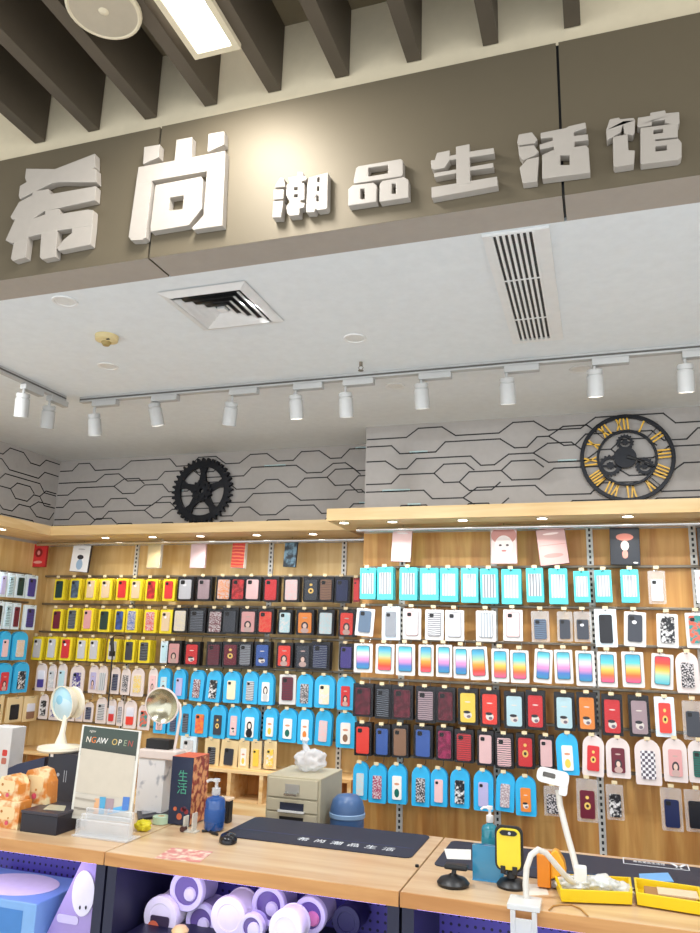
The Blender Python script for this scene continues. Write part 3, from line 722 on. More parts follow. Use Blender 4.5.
row('left', 'fourth', PL, '''36 46.5 663 691 P purple half
48 56 664 691 P silver wpat
57.5 66.5 663.5 690.5 P pale pl
70 84 665 694 P purple wpat
89 98 665 693 P lilac fig
97.5 107 665.5 694 P white win
110.5 119.5 667 694 P navy txt
121 130 668 695 P charcoal pat
131 144 668 696.5 P yellow pat
148.5 157.5 668 697 P pink fig
158 170 668 698 B pale fig
173.5 185.5 669 699 B lilac pl
189.5 203 670 701 B maroon pat 3
205.5 220 670.5 702 B black wpat 3
223.5 240 671 703 B cream pl
243 257.5 671.5 704 B silver txt
258.5 273.5 672.5 705 B silver girl
279.5 296 673 704.5 W maroon txt
296.5 312.5 674 707 B black pat
314.5 334.5 675 708 B cream wpat
337 354.5 676 710 B red fig''')
row('left', 'fifth', PL, '''39 48 694 719 P black wpat
49.5 59 696 720 P purple wpat
66 75 700 721 P black txt
76 83 700 721.5 P white camdot
84 93 702 722 P navy txt
96 106.5 697 723.5 P silver txt
107.5 116 699 724.5 P red half
117 123 700 726 P white txt
124 136.5 700 728.5 P scarlet half
138 150 704 730 P teal rpat
154 166 702 733.5 B pink fig
168 179 703 735 B navy txt
180.5 191 704 736 B charcoal txt
192 208 704.5 737 B orange rpat
210 225.5 705 738.5 B charcoal badge
227.5 240 706 739 B pink spot
241 258.5 707 741 B black girl
263 277 708 740 B yellow fruit
279 296.5 708.5 742.5 B green fruit
297.5 312.5 709 744.5 B orange fruit
314.5 331 710 745.5 B pink pat 2
336 355.5 712 748 B brown fruit''')
row('left', 'lowest', PL, '''180 196 736 763 L silver wpat
204.5 219 738.5 767 G black txt
220 237 740 768 G charcoal pl 3
238.5 249 740 768.5 G yellow fruit
251 261.5 741 769 G yellow pl
264 276.5 741 769 G yellow wpat''')
PS = XL+.17
row('left side', 'top', PS, '''-9 -1 570 595 L purple pl
0 6.5 572 597 L lilac pl
8 14 573 597.5 L pale txt
16 25 574 598 L dgreen pl
26 37 575 599 L purple pl''')
row('left side', 'second', PS, '''-8 3 601 629 L black pl
4.5 11 602 629 L pale txt
12.5 20 603 629.5 L maroon pl
24.5 35.5 605 630 L purple txt''')
row('left side', 'third', PS, '''-12 -3 630 661 B red pl
0 10.5 631 660 B pink pl
13 27.5 631.5 660 B beige pat''')
row('left side', 'fourth', PS, '''-3 11.5 663 694 B red fig
14 28.5 662 692.5 B black wpat''')
row('left side', 'fifth', PS, '''-12 3 696 724 G black pl
6.5 22 697 722 G black pl
23.5 37.5 696 721 G brown half''')
# perforated standards
def standard(x, y, z0, z1, lab):
    t = thing('slotted_standard', lab, 'slotted upright', (x, y, z0), 'perforated steel uprights')
    MB().box(x-.017, x+.017, y-.012, y-.0005, z0, z1).build('upright', mat('standard_grey', 'dcdcd8', .5), t)
    b = MB(); n = int((z1-z0)/.03)
    for i in range(n):
        z = z0+.015+i*.03; b.box(x-.0055, x+.0055, y-.0126, y-.0119, z-.008, z+.008)
    b.build('slots', BLK, t)
for x, w in ((-1.1, 'under the leftmost blue cases'), (-.565, 'behind the middle of the right display'), (-.04, 'below the wall clock'), (.48, 'at the right picture edge')):
    standard(x, YR, EYE-1.25, ZCAN0-.005, 'perforated grey steel upright on right panelling, '+w)
for x, w in ((-3.2, 'near the translucent box'), (-2.13, 'between the red and dark hanging boxes'), (-1.6, 'beside the wall step')):
    standard(x, YL, onY(235, 769.5, 4.48).z+.004, ZCAN0-.005, 'perforated grey steel upright on the recessed panelling, '+w)
# shiny tubes under the canopies
tag(MB().cyl((XS+.02, YR-.2, ZCAN0-.028), (XE-.02, YR-.2, ZCAN0-.028), .014, n=16).build('hanging_tube', CHROME, smooth=True), 'long chrome tube under the right wooden canopy', 'rail')
tag(MB().cyl((XL+.05, YL-.2, ZCAN0-.028), (XS-.03, YL-.2, ZCAN0-.028), .014, n=16).build('hanging_tube', CHROME, smooth=True), 'long chrome tube under the recessed wooden canopy', 'rail')
# large boxes hanging in the top row
def hangbox(l, yt, r, yb, Yp, col, art, lab, tilt=0, d=.02, side=None):
    um, vm = (l+r)/2, (yt+yb)/2; a = onY(um, yt, Yp); bb = onY(um, yb, Yp); w = onY(r, vm, Yp).x-onY(l, vm, Yp).x; h = a.z-bb.z
    t = thing('hanging_box', lab, 'product box', (a.x, Yp, bb.z), 'large boxes hanging under the canopies', (0, math.radians(tilt), 0))
    MB().box(-w/2, w/2, 0, d, 0, h).build('box', [mat('hang_'+col, col, .4)] if side is None else mat('hang_'+side, side, .4), t, local=True, bevel=.002)
    MB().prism([rrect(w*.97, h*.97, .003, 2, 0, h/2)], -.0012, -.0001).build('front_print', art, t, local=True)
    b = MB().tube([(0, d*.5, h-.002), (0, d*.5, h+.012), (0, d*.5+.004, h+.03)], .003, 6); b.build('hanger', CHROME, t, local=True)
hangbox(32.5, 544, 47.5, 567, PL, 'b5232c', ellipses('art_red', 'd8343c', [(.5, .62, .25, .2, '8c1820'), (.5, .62, .1, .1, 'e9a0a0'), (.5, .2, .3, .06, 'f0b0a8')]), 'red hanging box in the left corner under the canopy')
hangbox(72, 545, 90, 572, PL, '2a2a30', ellipses('art_white', 'eef0f2', [(.5, .55, .18, .09, '2d2f38'), (.5, .27, .18, .2, '9fbcd8'), (.5, .85, .2, .03, 'c8c8cc')]), 'white hanging box with small dark square and pale blue print', 4)
hangbox(149, 537, 162, 568, PL, 'cdb98a', mat('art_tan', 'c9b78c', .35), 'translucent beige hanging box above the yellow cases', 0, .03, 'e9e6dc')
hangbox(191.5, 540, 206.5, 568, PL, 'd9bcbc', mat('art_pink', 'e2c6c8', .4), 'plain pale pink hanging box above the black packages', 0)
hangbox(232, 542, 245, 568, PL, 'efe3d0', patmat('art_redlines', 'd4342e', 'f07a50', 14, 'rows', .6), 'red printed hanging box with white side', 2, .04, 'f1ece2')
hangbox(284, 540, 296.5, 567, PL, '1d2a38', patmat('art_bluepat', '16242f', '6f93a8', 22, 'noise', .52), 'dark blue patterned hanging box near the wall step', 3)
hangbox(391, 528, 411, 562, PR, '6b4a4a', ellipses('art_pink2', 'e6c4c2', [(.5, .86, .3, .03, 'f6ece8')]), 'pale pink hanging case pouch at the left of the right display', 3, .012)
hangbox(490.5, 528, 516.5, 564, PR, 'c99a92', ellipses('art_face', 'e9d6d2', [(.5, .8, .5, .26, 'c88a80'), (.5, .5, .36, .3, 'f3e8e4'), (.36, .52, .06, .03, '4a3a3a'), (.64, .52, .06, .03, '4a3a3a'), (.5, .36, .1, .025, 'cc7a78')]), 'white and pink hanging box with simple face print', 0, .02)
hangbox(539, 528, 568.5, 565, PR, '5a3a3c', ellipses('art_rose', 'c9a09c', [(.5, .86, .28, .03, 'efdcd8'), (.5, .25, .34, .06, 'b48580'), (.5, .55, .5, .012, 'b48580')]), 'dusty rose hanging pouch tilted under the right canopy', -6, .012)
hangbox(608.5, 528, 638.5, 565, PR, '15161a', ellipses('art_black', '20242c', [(.5, .76, .3, .1, 'e08a78'), (.5, .52, .14, .14, 'e9c8c0'), (.5, .28, .1, .12, 'c7887c'), (.85, .05, .08, .02, 'f0f0f0')]), 'black hanging box with pink and white print below the clock', 1, .02)
hangbox(696.5, 527, 722, 566, PR, '15161a', mat('art_dark', '23282c', .4), 'dark hanging box cut by the right picture edge', 0, .02)
# ------------------------------------------------------------------ counters
ZT = EYE-.8; YC0, YC1 = 2.62, 3.375
PEG = pegmat('pegboard_violet', '4c4596', '141130'); LEGM = mat('counter_navy', '20213a', .45)
LEDV = mat('violet_led', 'b9a8ff', .5, 0, '9a86ff', 3, noise=0)
SHELF = mat('shelf_lilac', 'bfb2de', .4)
ZS = onY(250, 941, 2.8).z; ZSL = ZS-.1
def counter(x0, x1, label, riser=None):
    ZS = ZSL
    t = thing('shop_counter', label, 'counter', ((x0+x1)/2, (YC0+YC1)/2, 0))
    MB().box(x0, x1, YC0+.006, YC1, ZT-.045, ZT).build('counter_top', W_TOP, t, bevel=.002)
    MB().box(x0, x1, YC0, YC0+.0055, ZT-.045, ZT-.001).build('edge_band', W_EDGE, t)
    for xx in (x0+.002, x1-.042): MB().box(xx, xx+.04, YC0+.02, YC1-.02, 0, ZT-.0455).build('side_panel', LEGM, t)
    MB().box(x0+.043, x1-.043, 3.05, 3.065, 0, ZT-.046).build('pegboard', PEG, t)
    MB().box(x0+.043, x1-.043, YC0+.05, 3.049, ZS-.02, ZS).build('shelf', SHELF, t)
    MB().box(x0+.043, x1-.043, YC0+.05, YC0+.08, 0, ZS-.021).build('plinth', LEGM, t)
    if riser: MB().box(riser[0], riser[1], YC0+.06, 3.04, ZSL+.0005, ZSL+.1).build('riser', LEGM, t)
    MB().box(x0+.05, x1-.05, YC0+.03, YC0+.045, ZT-.055, ZT-.0465).build('light_strip', LEDV, t)
counter(-3.2, -1.803, 'pale wood topped display counter at lower left holding the acrylic sign')
counter(-1.797, -.669, 'pale wood topped middle counter with long navy mat and mouse', (onY(142, 930, 2.8).x, onY(338, 930, 2.8).x))
counter(-.663, 1.1, 'pale wood topped right counter holding yellow trays')
def fr(u0, u1, vt, vb, Y):
    um, vm = (u0+u1)/2, (vt+vb)/2
    return onY(u0, vm, Y).x, onY(u1, vm, Y).x, onY(um, vb, Y).z, onY(um, vt, Y).z
def pz(u, v, z=None): return onZ(u, v, ZT if z is None else z)
# --- desk mats
def mat_prism(pts, z0, z1, b=None):
    b = b or MB(); n = len(pts); b.add([(p.x, p.y, z0) for p in pts]+[(p.x, p.y, z1) for p in pts], [tuple(range(n))[::-1], tuple(range(n, 2*n))]+[(i, (i+1) % n, n+(i+1) % n, n+i) for i in range(n)]); return b
WTXT = mat('mat_print', 'dfe3ea', .6, noise=0)
q = [pz(u, v) for u, v in ((218, 836.5), (411, 858.5), (431, 837), (233, 814))]
xl, xr_, yf, yb_ = q[0].x, q[1].x, (q[0].y+q[1].y)/2, min((q[2].y+q[3].y)/2, YC1-.01)
t = thing('desk_mat', 'long navy desk mat with white characters along its front edge', 'desk mat', ((xl+xr_)/2, yf, ZT))
b = MB(); b.v = []; R_ = rrect(xr_-xl, yb_-yf, .03, 4, (xl+xr_)/2, (yf+yb_)/2); mat_prism([Vector((x, y, 0)) for x, y in R_], ZT+.0005, ZT+.004).build('mat', NAVY, t)
MB().box(xl+.02, xr_-.02, yf+.13, yf+.134, ZT+.004, ZT+.0045).build('printed_line', mat('line_navy', '39406a', .6), t)
tc = pz(345, 845.5)
text('printed_characters', '希尚潮品生活', .052, WTXT, t, (tc.x-t.location.x, tc.y-t.location.y, .0048), (0, 0, 0), .0002, 'CENTER', 1.75)
q = [pz(u, v) for u, v in ((433, 866), (450, 841), (690, 865), (703, 881))]
xl, yb_, yf, xr_ = q[0].x, min(q[1].y, YC1-.01), q[0].y, q[3].x+.02
t = thing('desk_mat', 'dark desk mat under the blue holder, printed with an outlined logo strip', 'desk mat', ((xl+xr_)/2, yf, ZT))
mat_prism([Vector((x, y, 0)) for x, y in rrect(xr_-xl, yb_-yf, .03, 4, (xl+xr_)/2, (yf+yb_)/2)], ZT+.0005, ZT+.004).build('mat', NAVY, t)
MB().box(xl+.02, xr_-.02, yf+.12, yf+.124, ZT+.004, ZT+.0045).build('printed_line', mat('line_blue', '35628c', .6), t)
a, c = pz(623, 862), pz(689, 868.5); b = MB(); x0, x1 = a.x, c.x; y1 = (pz(622, 859).y+pz(688.5, 865).y)/2; y0 = (pz(623.5, 865).y+pz(690, 871.7).y)/2
for bx in ((x0, x1, y0, y0+.004), (x0, x1, y1-.004, y1), (x0, x0+.004, y0, y1), (x1-.004, x1, y0, y1)): b.box(bx[0], bx[1], bx[2], bx[3], ZT+.004, ZT+.0048)
b.build('printed_frame', WTXT, t)
text('printed_characters', '希尚潮品生活馆', (x1-x0)*.07, WTXT, t, ((x0*.6+x1*.4)-t.location.x, (y0+y1)/2-t.location.y, .0049), (0, 0, 0), .0002, 'CENTER', 1.0).scale.y = 1.9
b = MB(); b.quad(*[(x0+(x1-x0)*f, y0+(y1-y0)*g, ZT+.005) for f, g in ((.78, .15), (.84, .15), (.98, .85), (.92, .85))]); b.quad(*[(x0+(x1-x0)*f, y0+(y1-y0)*g, ZT+.005) for f, g in ((.72, .85), (.78, .85), (.9, .15), (.84, .15))]); b.build('printed_swoosh', WTXT, t)
# --- filing cabinet behind the middle counter
Yf = 3.52; x0, x1, _, z1 = fr(265.5, 320, 776.5, 800, Yf); z1 = onY(292, 777, Yf).z
yb_ = min(onZ(336, 768.5, z1).y, 4.1); b = MB()
GB = mat('cabinet_grey_beige', 'b5ac93', .45, .1); GB2 = mat('cabinet_front', 'beb59c', .45, .1)
t = thing('filing_cabinet', 'grey beige metal filing cabinet standing behind the middle counter', 'filing cabinet', ((x0+x1)/2, (Yf+yb_)/2, 0))
MB().box(x0, x1, Yf+.012, yb_, 0, z1).build('carcass', GB, t, bevel=.004)
H0 = z1-.012; hs = [(778.5, 798), (799, 807.5), (808.5, 829)]
zz = [onY(292, v, Yf).z for v in (779, 798, 799.5, 812, 813.5, 835)]
for i, (za, zb_) in enumerate(((zz[0], zz[1]), (zz[2], zz[3]), (zz[4], zz[5]), (zz[5]-.004, .36), (.355, .05))):
    if za <= zb_+.01: continue
    d = MB().box(x0+.012, x1-.012, Yf, Yf+.0115, zb_, za).build('drawer', GB2, t, bevel=.002)
    xm = (x0+x1)/2
    if i == 0:
        zz_ = (za+zb_)/2-.005; b = MB(); b.box(xm-.036, xm+.036, Yf-.004, Yf-.0003, zz_-.018, zz_+.024); b.build('label_holder', mat('holder_metal', 'b8b6ae', .3, .6), d)
        MB().tube([(xm-.03, Yf-.002, zz_-.014), (xm-.03, Yf-.024, zz_-.018), (xm+.03, Yf-.024, zz_-.018), (xm+.03, Yf-.002, zz_-.014)], .006, 8).build('handle', CHROME, d)
    else:
        zz_ = za-.03; b = MB().box(xm-.06, xm+.06, Yf-.003, Yf-.0003, zz_-.018, zz_+.015); b.build('handle_recess', NAVY if i == 1 else BLK, d)
        MB().box(xm-.066, xm+.066, Yf-.014, Yf-.0003, zz_-.026, zz_-.018).build('handle_lip', WMET, d)
ZCABT = z1; CABX = (x0, x1); CABY = (Yf, yb_)
# plastic bag on top of it: crumpled closed surface
def crumple(name, org, sx, sy, sz, mt, parent, seed, amp=.22, squash=True):
    bm = bmesh.new(); bmesh.ops.create_icosphere(bm, subdivisions=4, radius=1); rnd = random.Random(seed)
    from mathutils import noise
    off = Vector((rnd.random()*9, rnd.random()*9, rnd.random()*9))
    for v in bm.verts:
        n = noise.noise(v.co*2.3+off)*amp+noise.noise(v.co*6+off)*amp*.45; p = v.co*(1+n)
        v.co = Vector((p.x*sx, p.y*sy, max(p.z, -.92)*sz))
    zmin = min(v.co.z for v in bm.verts)
    for v in bm.verts: v.co += Vector((0, 0, -zmin))
    me = bpy.data.meshes.new(name); bm.to_mesh(me); bm.free(); me.materials.append(mt); me.shade_smooth()
    o = bpy.data.objects.new(name, me); C.objects.link(o); o.parent = parent; o.location = org; return o
bx0, bx1, _, bz1 = fr(295, 326, 747, 770, Yf+.2)
bagm = clear('bag_film', 'e2e6ec', .38, .15)
t = thing('plastic_bag', 'crumpled translucent white plastic bag lying on the filing cabinet', 'plastic bag', ((bx0+bx1)/2, Yf+.2, ZCABT))
crumple('bag_body', (0, 0, .001), (bx1-bx0)/2*.95, .08, max(.05, (bz1-ZCABT)/2*.95), bagm, t, 3)
b = MB(); b.tube([(-.02, 0, .09), (-.035, .005, .125), (-.03, 0, .15)], [.022, .012, .02], 8); o = b.build('bag_knot', bagm, t, local=True, smooth=True)
# blue rounded bin
Yb_ = 3.56; x0, x1, _, z1 = fr(325, 359, 797, 815, Yb_); xm = (x0+x1)/2; r = (x1-x0)/2
BLUEB = mat('bin_blue', '3f5f8c', .35); t = thing('rubbish_bin', 'blue plastic bin with domed lid beside the filing cabinet', 'bin', (xm, Yb_+r, 0))
zr = onY(340, 818, Yb_).z
MB().lathe([(0, .002), (r*.8, .002), (r*.97, zr-.03), (r*.97, zr)], (xm, Yb_+r, 0), n=32).build('body', BLUEB, t, smooth=True)
MB().lathe([(r*.975, zr-.012), (r*1.03, zr-.008), (r*1.03, zr+.008), (r*.975, zr+.012)], (xm, Yb_+r, 0), n=32).build('rim', mat('bin_light_blue', '7f9dc0', .35), t, smooth=True)
MB().lathe([(r, zr+.001), (r*.97, zr+.03), (r*.85, zr+(z1-zr)*.72), (r*.6, zr+(z1-zr)*.93), (r*.3, z1-.002), (0, z1)], (xm, Yb_+r, 0), n=32).build('lid', BLUEB, t, smooth=True)
# low timber cubby unit under the recessed display
t0z = onY(235, 769.5, 4.48).z; x0 = XL+.02; x1 = onY(352, 790, 4.48).x
t = thing('cubby_shelf', 'low open timber cubby unit under the recessed phone case display', 'shelf unit', ((x0+x1)/2, 4.6, 0))
zb0 = onY(235, 801, 4.48).z
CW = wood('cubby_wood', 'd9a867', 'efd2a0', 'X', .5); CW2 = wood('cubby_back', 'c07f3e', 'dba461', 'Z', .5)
MB().box(x0, x1, 4.46, YL-.002, t0z-.018, t0z).build('top_board', CW, t); MB().box(x0, x1, 4.46, YL-.002, 0, zb0).build('base_board', CW, t); MB().box(x0, x1, YL-.012, YL-.002, zb0+.0005, t0z-.0185).build('back_board', CW2, t)
for u in (196, 230, 262, 306, 350): xx = onY(u, 785, 4.48).x; MB().box(xx-.012, xx+.012, 4.462, YL-.0125, zb0+.0005, t0z-.0185).build('divider', CW, t)
# --- middle counter objects
def bottle(u0, u1, vb, vsh, vneck, vtop, col, label, pumpc):
    p = pz((u0+u1)/2, vb); r = (onY(u1, vb-6, p.y).x-onY(u0, vb-6, p.y).x)/2; y = p.y+r; um = (u0+u1)/2
    zs, zn, zt = [onY(um, v, y).z for v in (vsh, vneck, vtop)]
    t = thing('pump_bottle', label, 'bottle', (p.x, y, ZT)); o = (p.x, y, 0); m = mat('liquid_'+col, col, .15, coat=.6)
    MB().lathe([(0, ZT+.005), (r*.9, ZT+.005), (r, ZT+.012), (r, zs-.012), (r*.86, zs), (r*.36, zn-.004), (r*.36, zn)], o, n=28).build('body', m, t, smooth=True)
    b = MB().lathe([(r*.4, zn), (r*.42, zn+.001), (r*.42, zn+(zt-zn)*.42), (r*.18, zn+(zt-zn)*.46), (r*.15, zt-.012), (r*.34, zt-.011), (r*.34, zt), (0, zt)], o, n=20)
    b.tube([(p.x, y, zt-.006), (p.x-r*.7, y-.004, zt-.006), (p.x-r*1.0, y-.006, zt-.014)], r*.14, 8); b.build('pump', pumpc, t, smooth=True)
    MB().lathe([(r*1.004, ZT+(zs-ZT)*.3), (r*1.012, ZT+(zs-ZT)*.31), (r*1.012, ZT+(zs-ZT)*.68), (r*1.004, ZT+(zs-ZT)*.69)], o, n=28).build('label_band', mat('band_'+col, col, .5, noise=.15), t, smooth=True)
bottle(199.5, 218, 833, 797, 794, 778, '1f4f94', 'deep blue pump bottle at the left end of the navy mat', clear('pump_clear', 'eef2f6', .4))
def book_box():
    Y = 3.08; x0, x1, _, z1 = fr(171, 192.5, 757, 800, Y); z1 = onY(182, 757, Y).z; d = .14
    t = thing('gift_box', 'tall navy box with green characters and flowery red side beside the blue bottle', 'box', ((x0+x1)/2, Y, ZT))
    MB().box(x0, x1, Y, Y+d, ZT+.005, z1).build('box', mat('book_navy', '27304a', .45), t)
    MB().quad((x1+.0008, Y, ZT+.006), (x1+.0008, Y+d, ZT+.006), (x1+.0008, Y+d, z1), (x1+.0008, Y, z1)).build('flower_print', patmat('flower_red', '8c3030', 'e0a070', 42, 'noise', .5), t)
    MB().quad((x0, Y, z1+.0006), (x1, Y, z1+.0006), (x1, Y+d, z1+.0006), (x0, Y+d, z1+.0006)).build('top_print', mat('book_orange', 'd9694a', .5), t)
    g = mat('book_green', '4fa58a', .5, noise=0)
    text('characters', '生\n活', .05, g, t, (.006, -.0012, (z1-ZT)*.62), (math.pi/2, 0, 0), .0004)
    for k in range(5):
        a = random.uniform(0, 6.28); MB().prism([circ(random.uniform(.008, .015), 10, x0+(x1-x0)*random.uniform(.2, .85), ZT+random.uniform(.03, .07))], Y-.0008, Y-.0001).build('flower', mat('petal_%d' % (k % 3), ('8c3238', 'c76a4a', '5a2c40')[k % 3], .5), t)
book_box()
p = pz(228, 842); t = thing('computer_mouse', 'black computer mouse on the counter in front of the blue bottle', 'mouse', tuple(p))
b = MB(); n = 20; prof = [(1, 0), (1.0, .35), (.86, .75), (.5, .97), (0, 1)]; vs = []
for f, h in prof: vs += [(.036*f*math.cos(k*2*math.pi/n), .055*f*math.sin(k*2*math.pi/n), .002+.03*h) for k in range(n)]
b.add(vs, [(i*n+k, i*n+(k+1) % n, (i+1)*n+(k+1) % n, (i+1)*n+k) for i in range(4) for k in range(n)]+[tuple(range(n))])
b.build('shell', mat('mouse_black', '15151c', .25), t, local=True, smooth=True); t.rotation_euler.z = .5
MB().cyl((-.004, -.025, .029), (.004, -.025, .029), .008, n=12).build('scroll_wheel', mat('wheel_grey', '45454d', .4), t, local=True)
def smallbox(name, cat, label, u0, u1, vt, vb, mt, depth=.04, z=None, bev=.003, Y=None):
    if Y is None: p = pz((u0+u1)/2, vb, z); Y = p.y
    x0, x1, z0, z1 = fr(u0, u1, vt, vb, Y)
    zz0 = ZT if z is None else z; t = thing(name, label, cat, ((x0+x1)/2, Y, zz0))
    MB().box(x0, x1, Y, Y+depth, zz0+.0006, max(z1, zz0+.01)).build('body', mt, t, bevel=bev); return t, x0, x1, Y, zz0, z1
t, x0, x1, Y, z0, z1 = smallbox('charging_plug', 'plug', 'small black plug standing left of the blue bottle', 184, 190, 799, 816, BLK, .03)
MB().cyl(((x0+x1)/2, Y+.01, z1), ((x0+x1)/2, Y+.01, z1+.012), .004, n=8).build('pin', CHROME, t)
t, x0, x1, Y, z0, z1 = smallbox('cable_box', 'box', 'small black block with cream top right of the blue bottle', 219.5, 229, 801, 813, BLK, .04, None, .003, 3.2)
MB().box(x0-.012, x1+.004, Y-.004, Y+.044, z1+.0005, z1+.012).build('lid', mat('cream_lid', 'e9cfb0', .5), t, bevel=.003)
p = pz(191, 832); t = thing('tape_cutter', 'clear plastic tape cutter with dark roller in front of the navy box', 'tape cutter', tuple(p))
b = MB(); b.box(-.035, .03, -.02, .02, .001, .006); b.box(-.03, -.024, -.018, .018, .006, .06); b.box(.01, .016, -.018, .018, .006, .075); b.build('frame', clear('cutter_clear', 'eceadf', .45), t, local=True)
MB().cyl((-.03, -.024, .012), (-.03, .0, .012), .011, n=16).build('roller', mat('roller_brown', '4a2c2a', .4), t, local=True)
b = MB(); b.tube([(p.x+.045, p.y+.01, ZT+.006), (p.x+.07, p.y+.03, ZT+.006), (p.x+.1, p.y+.0, ZT+.006), (p.x+.13, p.y-.012, ZT+.006)], .0055, 8)
tag(b.build('cable', BLK), 'short black cable between tape cutter and mouse', 'cable')
q = [pz(u, v) for u, v in ((154, 858.5), (200, 862.5), (213, 852), (172, 848))]
tag(mat_prism(q, ZT+.0004, ZT+.0014).build('leaflet', patmat('leaflet_pink', 'd98c88', 'ecd9c6', 30, 'noise', .52)), 'pink and white leaflet lying flat on the middle counter', 'leaflet')
p = pz(417, 867); tag(MB().cyl(p, p+Vector((0, 0, .008)), .007, n=12).build('counter_lock', DKM), 'tiny dark lock knob beside the right counter joint', 'lock')
# --- left counter objects
bp = pz(40, 834); x0, x1, z0, z1 = fr(20.5, 57, 811, 835, bp.y); BK = mat('box_black', '1d1d2a', .4)
t = thing('shoe_box', 'low black box at the front of the left counter', 'box', ((x0+x1)/2, bp.y, ZT)); zt_ = onY(40, 812, bp.y).z
MB().box(x0, x1, bp.y, bp.y+.2, ZT+.0005, zt_-.012).build('body', BK, t, bevel=.002); MB().box(x0-.003, x1+.003, bp.y-.003, bp.y+.203, zt_-.0115, zt_).build('lid', mat('lid_black', '38343e', .35), t, bevel=.002)
BX, BY, BZ = (x0, x1), bp.y, zt_
q = [onZ(u, v, zt_+.001) for u, v in ((43, 809.5), (64, 811), (66, 806), (50, 804.5))]
tag(mat_prism(q, zt_+.0005, zt_+.002).build('card_stack', mat('card_grey', 'b9b49c', .4)), 'small pale card lying on the low black box', 'card')
TOY = patmat('toy_orange', 'd9873c', 'f2dcae', 22, 'noise', .5); TOYC = mat('toy_cream', 'ecd2a0', .5)
def toybox(u0, u1, vt, vb, Y, z0, label, round_top):
    x0, x1, _, z1 = fr(u0, u1, vt, vb, Y); z1 = onY((u0+u1)/2, vt, Y).z
    t = thing('toy_box', label, 'toy box', ((x0+x1)/2, Y, z0)); w, h = x1-x0, z1-z0
    sh = [(x0, z0+.0006), (x1, z0+.0006), (x1-w*.04, z0+h*.62), (x1-w*.22, z0+h*.93), (x0+w*.5, z1), (x0+w*.2, z0+h*.92), (x0+w*.03, z0+h*.58)] if round_top else [(x0, z0+.0006), (x1, z0+.0006), (x1, z1), (x0, z1)]
    MB().prism([sh], Y, Y+.07).build('box', TOY, t)
    MB().prism([rrect(w*.66, h*.46, h*.12, 4, (x0+x1)/2, z0+h*.56)], Y-.003, Y-.0002).build('window', TOYC, t)
    for dx, dz, r, m_ in ((-.2, .62, .09, 'b5702c'), (.1, .4, .06, 'c98a44'), (.05, .22, .14, 'd9566a'), (-.24, .2, .08, 'f4ece0')):
        MB().prism([circ(r*h*.6, 14, (x0+x1)/2+dx*w, z0+dz*h)], Y-.0045, Y-.0032).build('printed_patch', mat('patch_'+m_, m_, .5), t)
toybox(21, 48, 768, 801, BY+.11, BZ, 'orange house-shaped toy box standing on the low black box', True)
toybox(-6, 18.5, 801, 835, BY+.01, ZT, 'orange and cream toy box left of the low black box', False)
zt2 = onY(6, 801, BY+.01).z; toybox(-4, 19, 775, 801, BY+.02, zt2, 'orange topped toy box stacked on another at the left picture edge', True)
Y = 3.1; x0, x1, _, z1 = fr(46, 77, 755, 800, Y); z1 = onY(61, 754, Y).z
t = thing('tall_black_box', 'tall black box under the white desk lamp with small pale lettering', 'box', ((x0+x1)/2, Y, ZT))
MB().box(x0, x1, Y, Y+.14, ZT+.0005, z1).build('body', mat('box_navyblack', '1c1d2c', .35), t, bevel=.003)
wm = mat('print_pale', 'aeb2bc', .5, noise=0); MB().prism([circ(.008, 12, (x0+x1)/2-.02, z1-.09)], Y-.0006, Y-.0001).build('printed_mark', wm, t)
for dx in (.012, .024): MB().box((x0+x1)/2+dx, (x0+x1)/2+dx+.003, Y-.0006, Y-.0001, z1-.12, z1-.07).build('printed_stroke', wm, t)
MB().box(x0+.01, x1-.01, Y-.0006, Y-.0001, ZT+.03, ZT+.036).build('printed_band', wm, t)
Z1B = z1; XB = (x0, x1); YB_ = Y
Y2 = 3.2; pp = [onY(u, v, Y2) for u, v in ((8, 766), (45, 757), (45, 800), (8, 800))]
t = thing('carrier_bag', 'dark navy carrier bag with slanted top behind the toy boxes', 'bag', ((pp[0].x+pp[1].x)/2, Y2, ZT))
MB().prism([[(pp[0].x, ZT+.001), (pp[1].x, ZT+.001), (pp[1].x, pp[1].z), (pp[0].x+.05, pp[0].z+.012), (pp[0].x, pp[0].z-.01)]], Y2, Y2+.1).build('body', mat('bag_navy', '1c2a4c', .4), t, bevel=.004)
a = onY(52, 752, Y-.004); t_ = thing('white_tag', 'small white tag leaning on the tall black box top', 'tag', (a.x, Y-.004, a.z-.02)); MB().box(a.x-.008, a.x+.008, Y-.003, Y-.0008, a.z-.022, a.z+.012).build('tag_card', WP, t_)
Y3 = 3.25; x0, x1, _, z1 = fr(-14, 9, 727, 790, Y3); t = thing('white_box', 'white box with red marks at the far left picture edge', 'box', ((x0+x1)/2, Y3, ZT)); z1 = onY(0, 727, Y3).z
MB().box(x0, x1, Y3, Y3+.1, ZT+.0005, z1).build('body', mat('box_white', 'cfcfd0', .5), t, bevel=.003)
for k, (dz, c_) in enumerate(((.62, 'c33a34'), (.5, 'b0685a'))): MB().prism([rrect(.03, .03, .006, 2, x1-.03, ZT+(z1-ZT)*dz)], Y3-.0008, Y3-.0001).build('printed_mark', mat('mark_'+c_, c_, .5), t)
